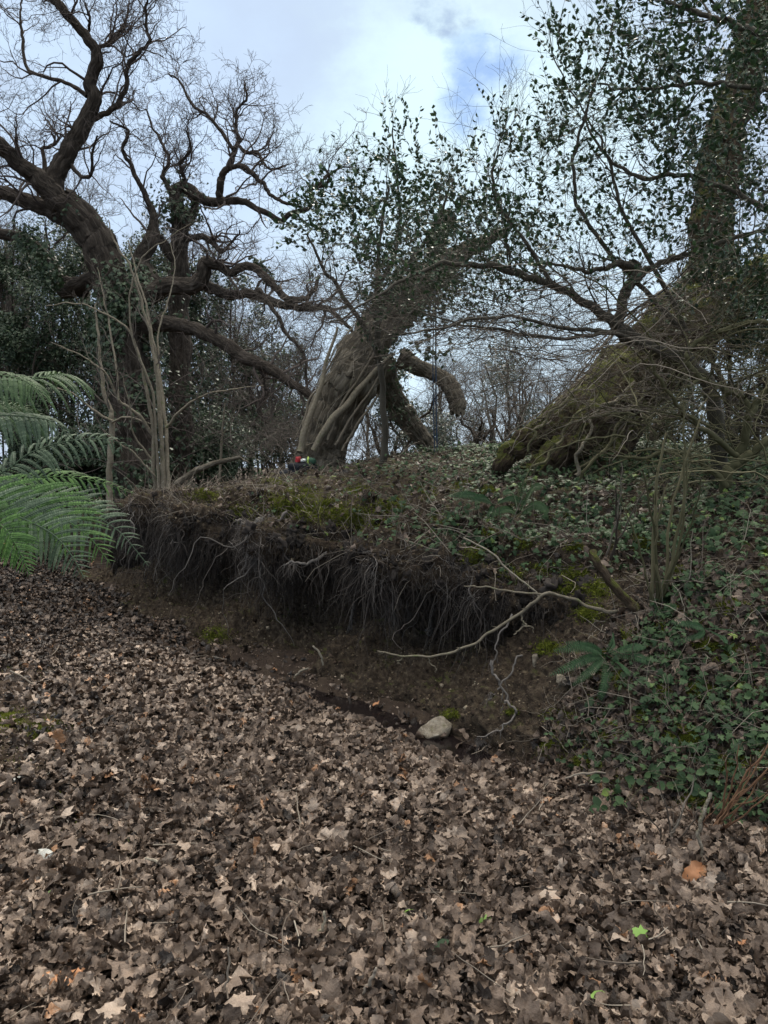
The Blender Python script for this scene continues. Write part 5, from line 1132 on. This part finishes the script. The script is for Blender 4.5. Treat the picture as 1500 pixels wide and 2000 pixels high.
stick('small_stick','thin pale stick curled above the dead leaves in the middle',[[(633,1780,6),(630,1810,6),(620,1830,5)]],off=.04,mt='pale')
stick('small_stick','thin twig flat on the litter at left below the pebbles',[[(160,1515,3),(230,1517,4),(310,1518,4)]],off=.03,mt='straw')
stick('small_stick','dark twig slanting at the far left on the bare soil',[[(20,1310,4),(55,1330,4),(80,1348,3)]],off=.03,mt='straw')
stick('small_stick','pale crooked rootlet on the dirt slope above the puddle',[[(611,1262,4),(625,1278,5),(632,1300,4)]],off=.06,mt='pale')
stick('small_stick','twisted pale rootlet at the top of the leaf litter near the puddle',[[(603,1305,3),(585,1312,5),(576,1325,4)]],off=.03,mt='pale')
stick('small_stick','lichen spotted stick leaning at the foot of the bank at lower right',[[(1388,1548,8),(1368,1600,9),(1366,1640,9),(1372,1680,7)]],off=.08,mt='stone')
stick('small_stick','two pale sticks crossing at the dark foot of the bank',[[(1105,1520,4),(1140,1510,5),(1185,1512,4)],[(1130,1535,4),(1165,1530,4),(1190,1518,3)]],off=.05,mt='straw')
# black bag with bright clothing at the foot of the leaning tree
def blobmesh(c,r,seed,amp=.18,squash=None,sub=3,f=1.6):
    import bmesh
    b=bmesh.new(); bmesh.ops.create_icosphere(b,subdivisions=sub,radius=1); V=np.array([x.co for x in b.verts]); T=np.array([[q.index for q in g.verts] for g in b.faces]); b.free()
    V=np.sign(V)*np.abs(V)**.82
    V=V*(1+amp*fbm(V*f+seed,3,seed)[:,None])*np.array(r); V[:,2]=np.maximum(V[:,2],-r[2]*.55)
    a=Acc(); a.add(V+np.array(c),None,T); return a
DB=9.0
c=PX(592,903,DB); gz=down(c[0],c[1])
bag=thing('black_bag',(c[0],c[1],gz),'crumpled black bag on the bank top at the foot of the leaning tree','bag')
build('body',blobmesh((c[0],c[1],gz+.07),(.17,.12,.10),3,.28),M['fabric'],bag)
build('flap',blobmesh((c[0]-.15,c[1]-.03,gz+.035),(.12,.09,.05),5,.3),M['fabric'],bag)
a=Acc(); tubes(a,catmull(np.array([(c[0]-.10,c[1]-.13,gz+.02),(c[0]-.03,c[1]-.15,gz+.12),(c[0]+.06,c[1]-.13,gz+.11),(c[0]+.12,c[1]-.12,gz+.03)]),14),np.full(14,.009),6,np.array([.5])); build('strap',a,M['fabric'],bag)
tag(build('red_cloth',blobmesh((c[0]-.055,c[1]-.03,gz+.19),(.032,.03,.045),7,.3),M['red'],loc=(c[0]-.055,c[1]-.03,gz+.15)),'small bright red cloth lying on the black bag','cloth')
hel=thing('green_cap',(c[0]+.075,c[1]-.02,gz+.16),'dark green cap with a lime stripe on top of the black bag','cap')
build('crown',blobmesh((c[0]+.085,c[1]-.02,gz+.17),(.07,.06,.05),9,.1),M['green'],hel)
a=Acc(); th=np.linspace(-1.2,1.2,12); tubes(a,np.stack([c[0]+.065+.0*th,c[1]-.02-.068*np.cos(th),gz+.175+.052*np.sin(th)],-1),np.full(12,.010),5,np.array([.5])); build('stripe',a,M['lime'],hel)
tag(build('white_packet',blobmesh((c[0]+.01,c[1]-.05,gz+.185),(.035,.03,.022),11,.2),M['white'],loc=(c[0]+.01,c[1]-.05,gz+.165)),'small white packet between the red cloth and the green cap','packet')
# rope
P,R=path([(846,520,3),(851,600,3.4),(851,700,3.6),(852,800,3.6),(854,885,3.6)],9.2,9.2,30,.002,2); P2,_=path([(846,520,3),(847,600,3.4),(846,700,3.6),(847,800,3.6),(849,885,3.6)],9.2,9.2,30,.002,3)
a=Acc(); tubes(a,P,R*.9,6,np.array([.5])); tubes(a,P2,R*.7,6,np.array([.5])); tag(build('rope',a,M['rope'],loc=P[-1]),'thin dark blue rope hanging straight down from the leaning tree','rope')
# ivy and twigs in the foreground hollow edge: a few half-buried twigs in the litter

thicket('bare_scrub','fine bare twigs interlacing behind the holly leaves in the upper right',[(880,330),(1100,200),(1300,120),(1560,200),(1560,560),(900,560)],5.2,6.8,110,(.4,1.1),(.0014,.003),'hollybark',1110,up=.2,wig=.12,kids=4)

gs=[('stem',[(1420,990,26),(1418,930,24),(1440,905,20),(1470,884,18),(1510,856,16),(1560,830,12)],5.6,5.3,5),
('stem',[(1430,915,20),(1452,870,17),(1462,820,14),(1445,775,13),(1400,755,11),(1370,745,8),(1330,760,5)],5.6,5.2,6),
('stem',[(1462,815,13),(1490,770,11),(1530,740,9)],5.4,5.3,3),
('stem',[(1400,760,12),(1345,715,11),(1345,690,10),(1368,665,10),(1405,648,10),(1450,632,10),(1490,630,9),(1540,640,8)],5.3,5.0,6),
('stem',[(1440,890,12),(1380,840,10),(1330,800,8),(1290,740,7),(1270,690,5)],5.5,5.1,6),
('stem',[(1418,950,14),(1370,900,10),(1320,880,8),(1240,895,6),(1200,890,4)],5.5,5.4,4)]
limbtree('gnarled_shrub','twisted olive brown bare shrub with looping stems at the right edge','shrub',gs,M['olive'],M['olive'],5.6,1200,[(0,.4,dict(spread=.8,up=.1,wig=.2,rs=.5,rmin=.0018,rmax=.008)),(3,.25,dict(spread=.8,up=.1,wig=.22,rs=.65,rmin=.0014,K=6)),(2,.14,dict(spread=.8,up=.1,wig=.22,rs=.7,rmin=.0011,K=4))],bump=.06,ws=1.0)
thicket('bare_scrub','hazy fine lilac grey scrub against the sky in the gap between the leaning trees',[(860,890),(900,700),(1000,640),(1180,640),(1130,890)],13,18,330,(.6,1.5),(.003,.006),'greytwig',1120,up=.6,wig=.14,kids=5)
thicket('bare_scrub','grey bare scrub behind the foot of the leaning tree on its left side',[(480,880),(500,640),(620,560),(680,620),(560,880)],11.5,15,210,(.6,1.5),(.0025,.005),'greytwig',1121,up=.5,wig=.16,kids=5)
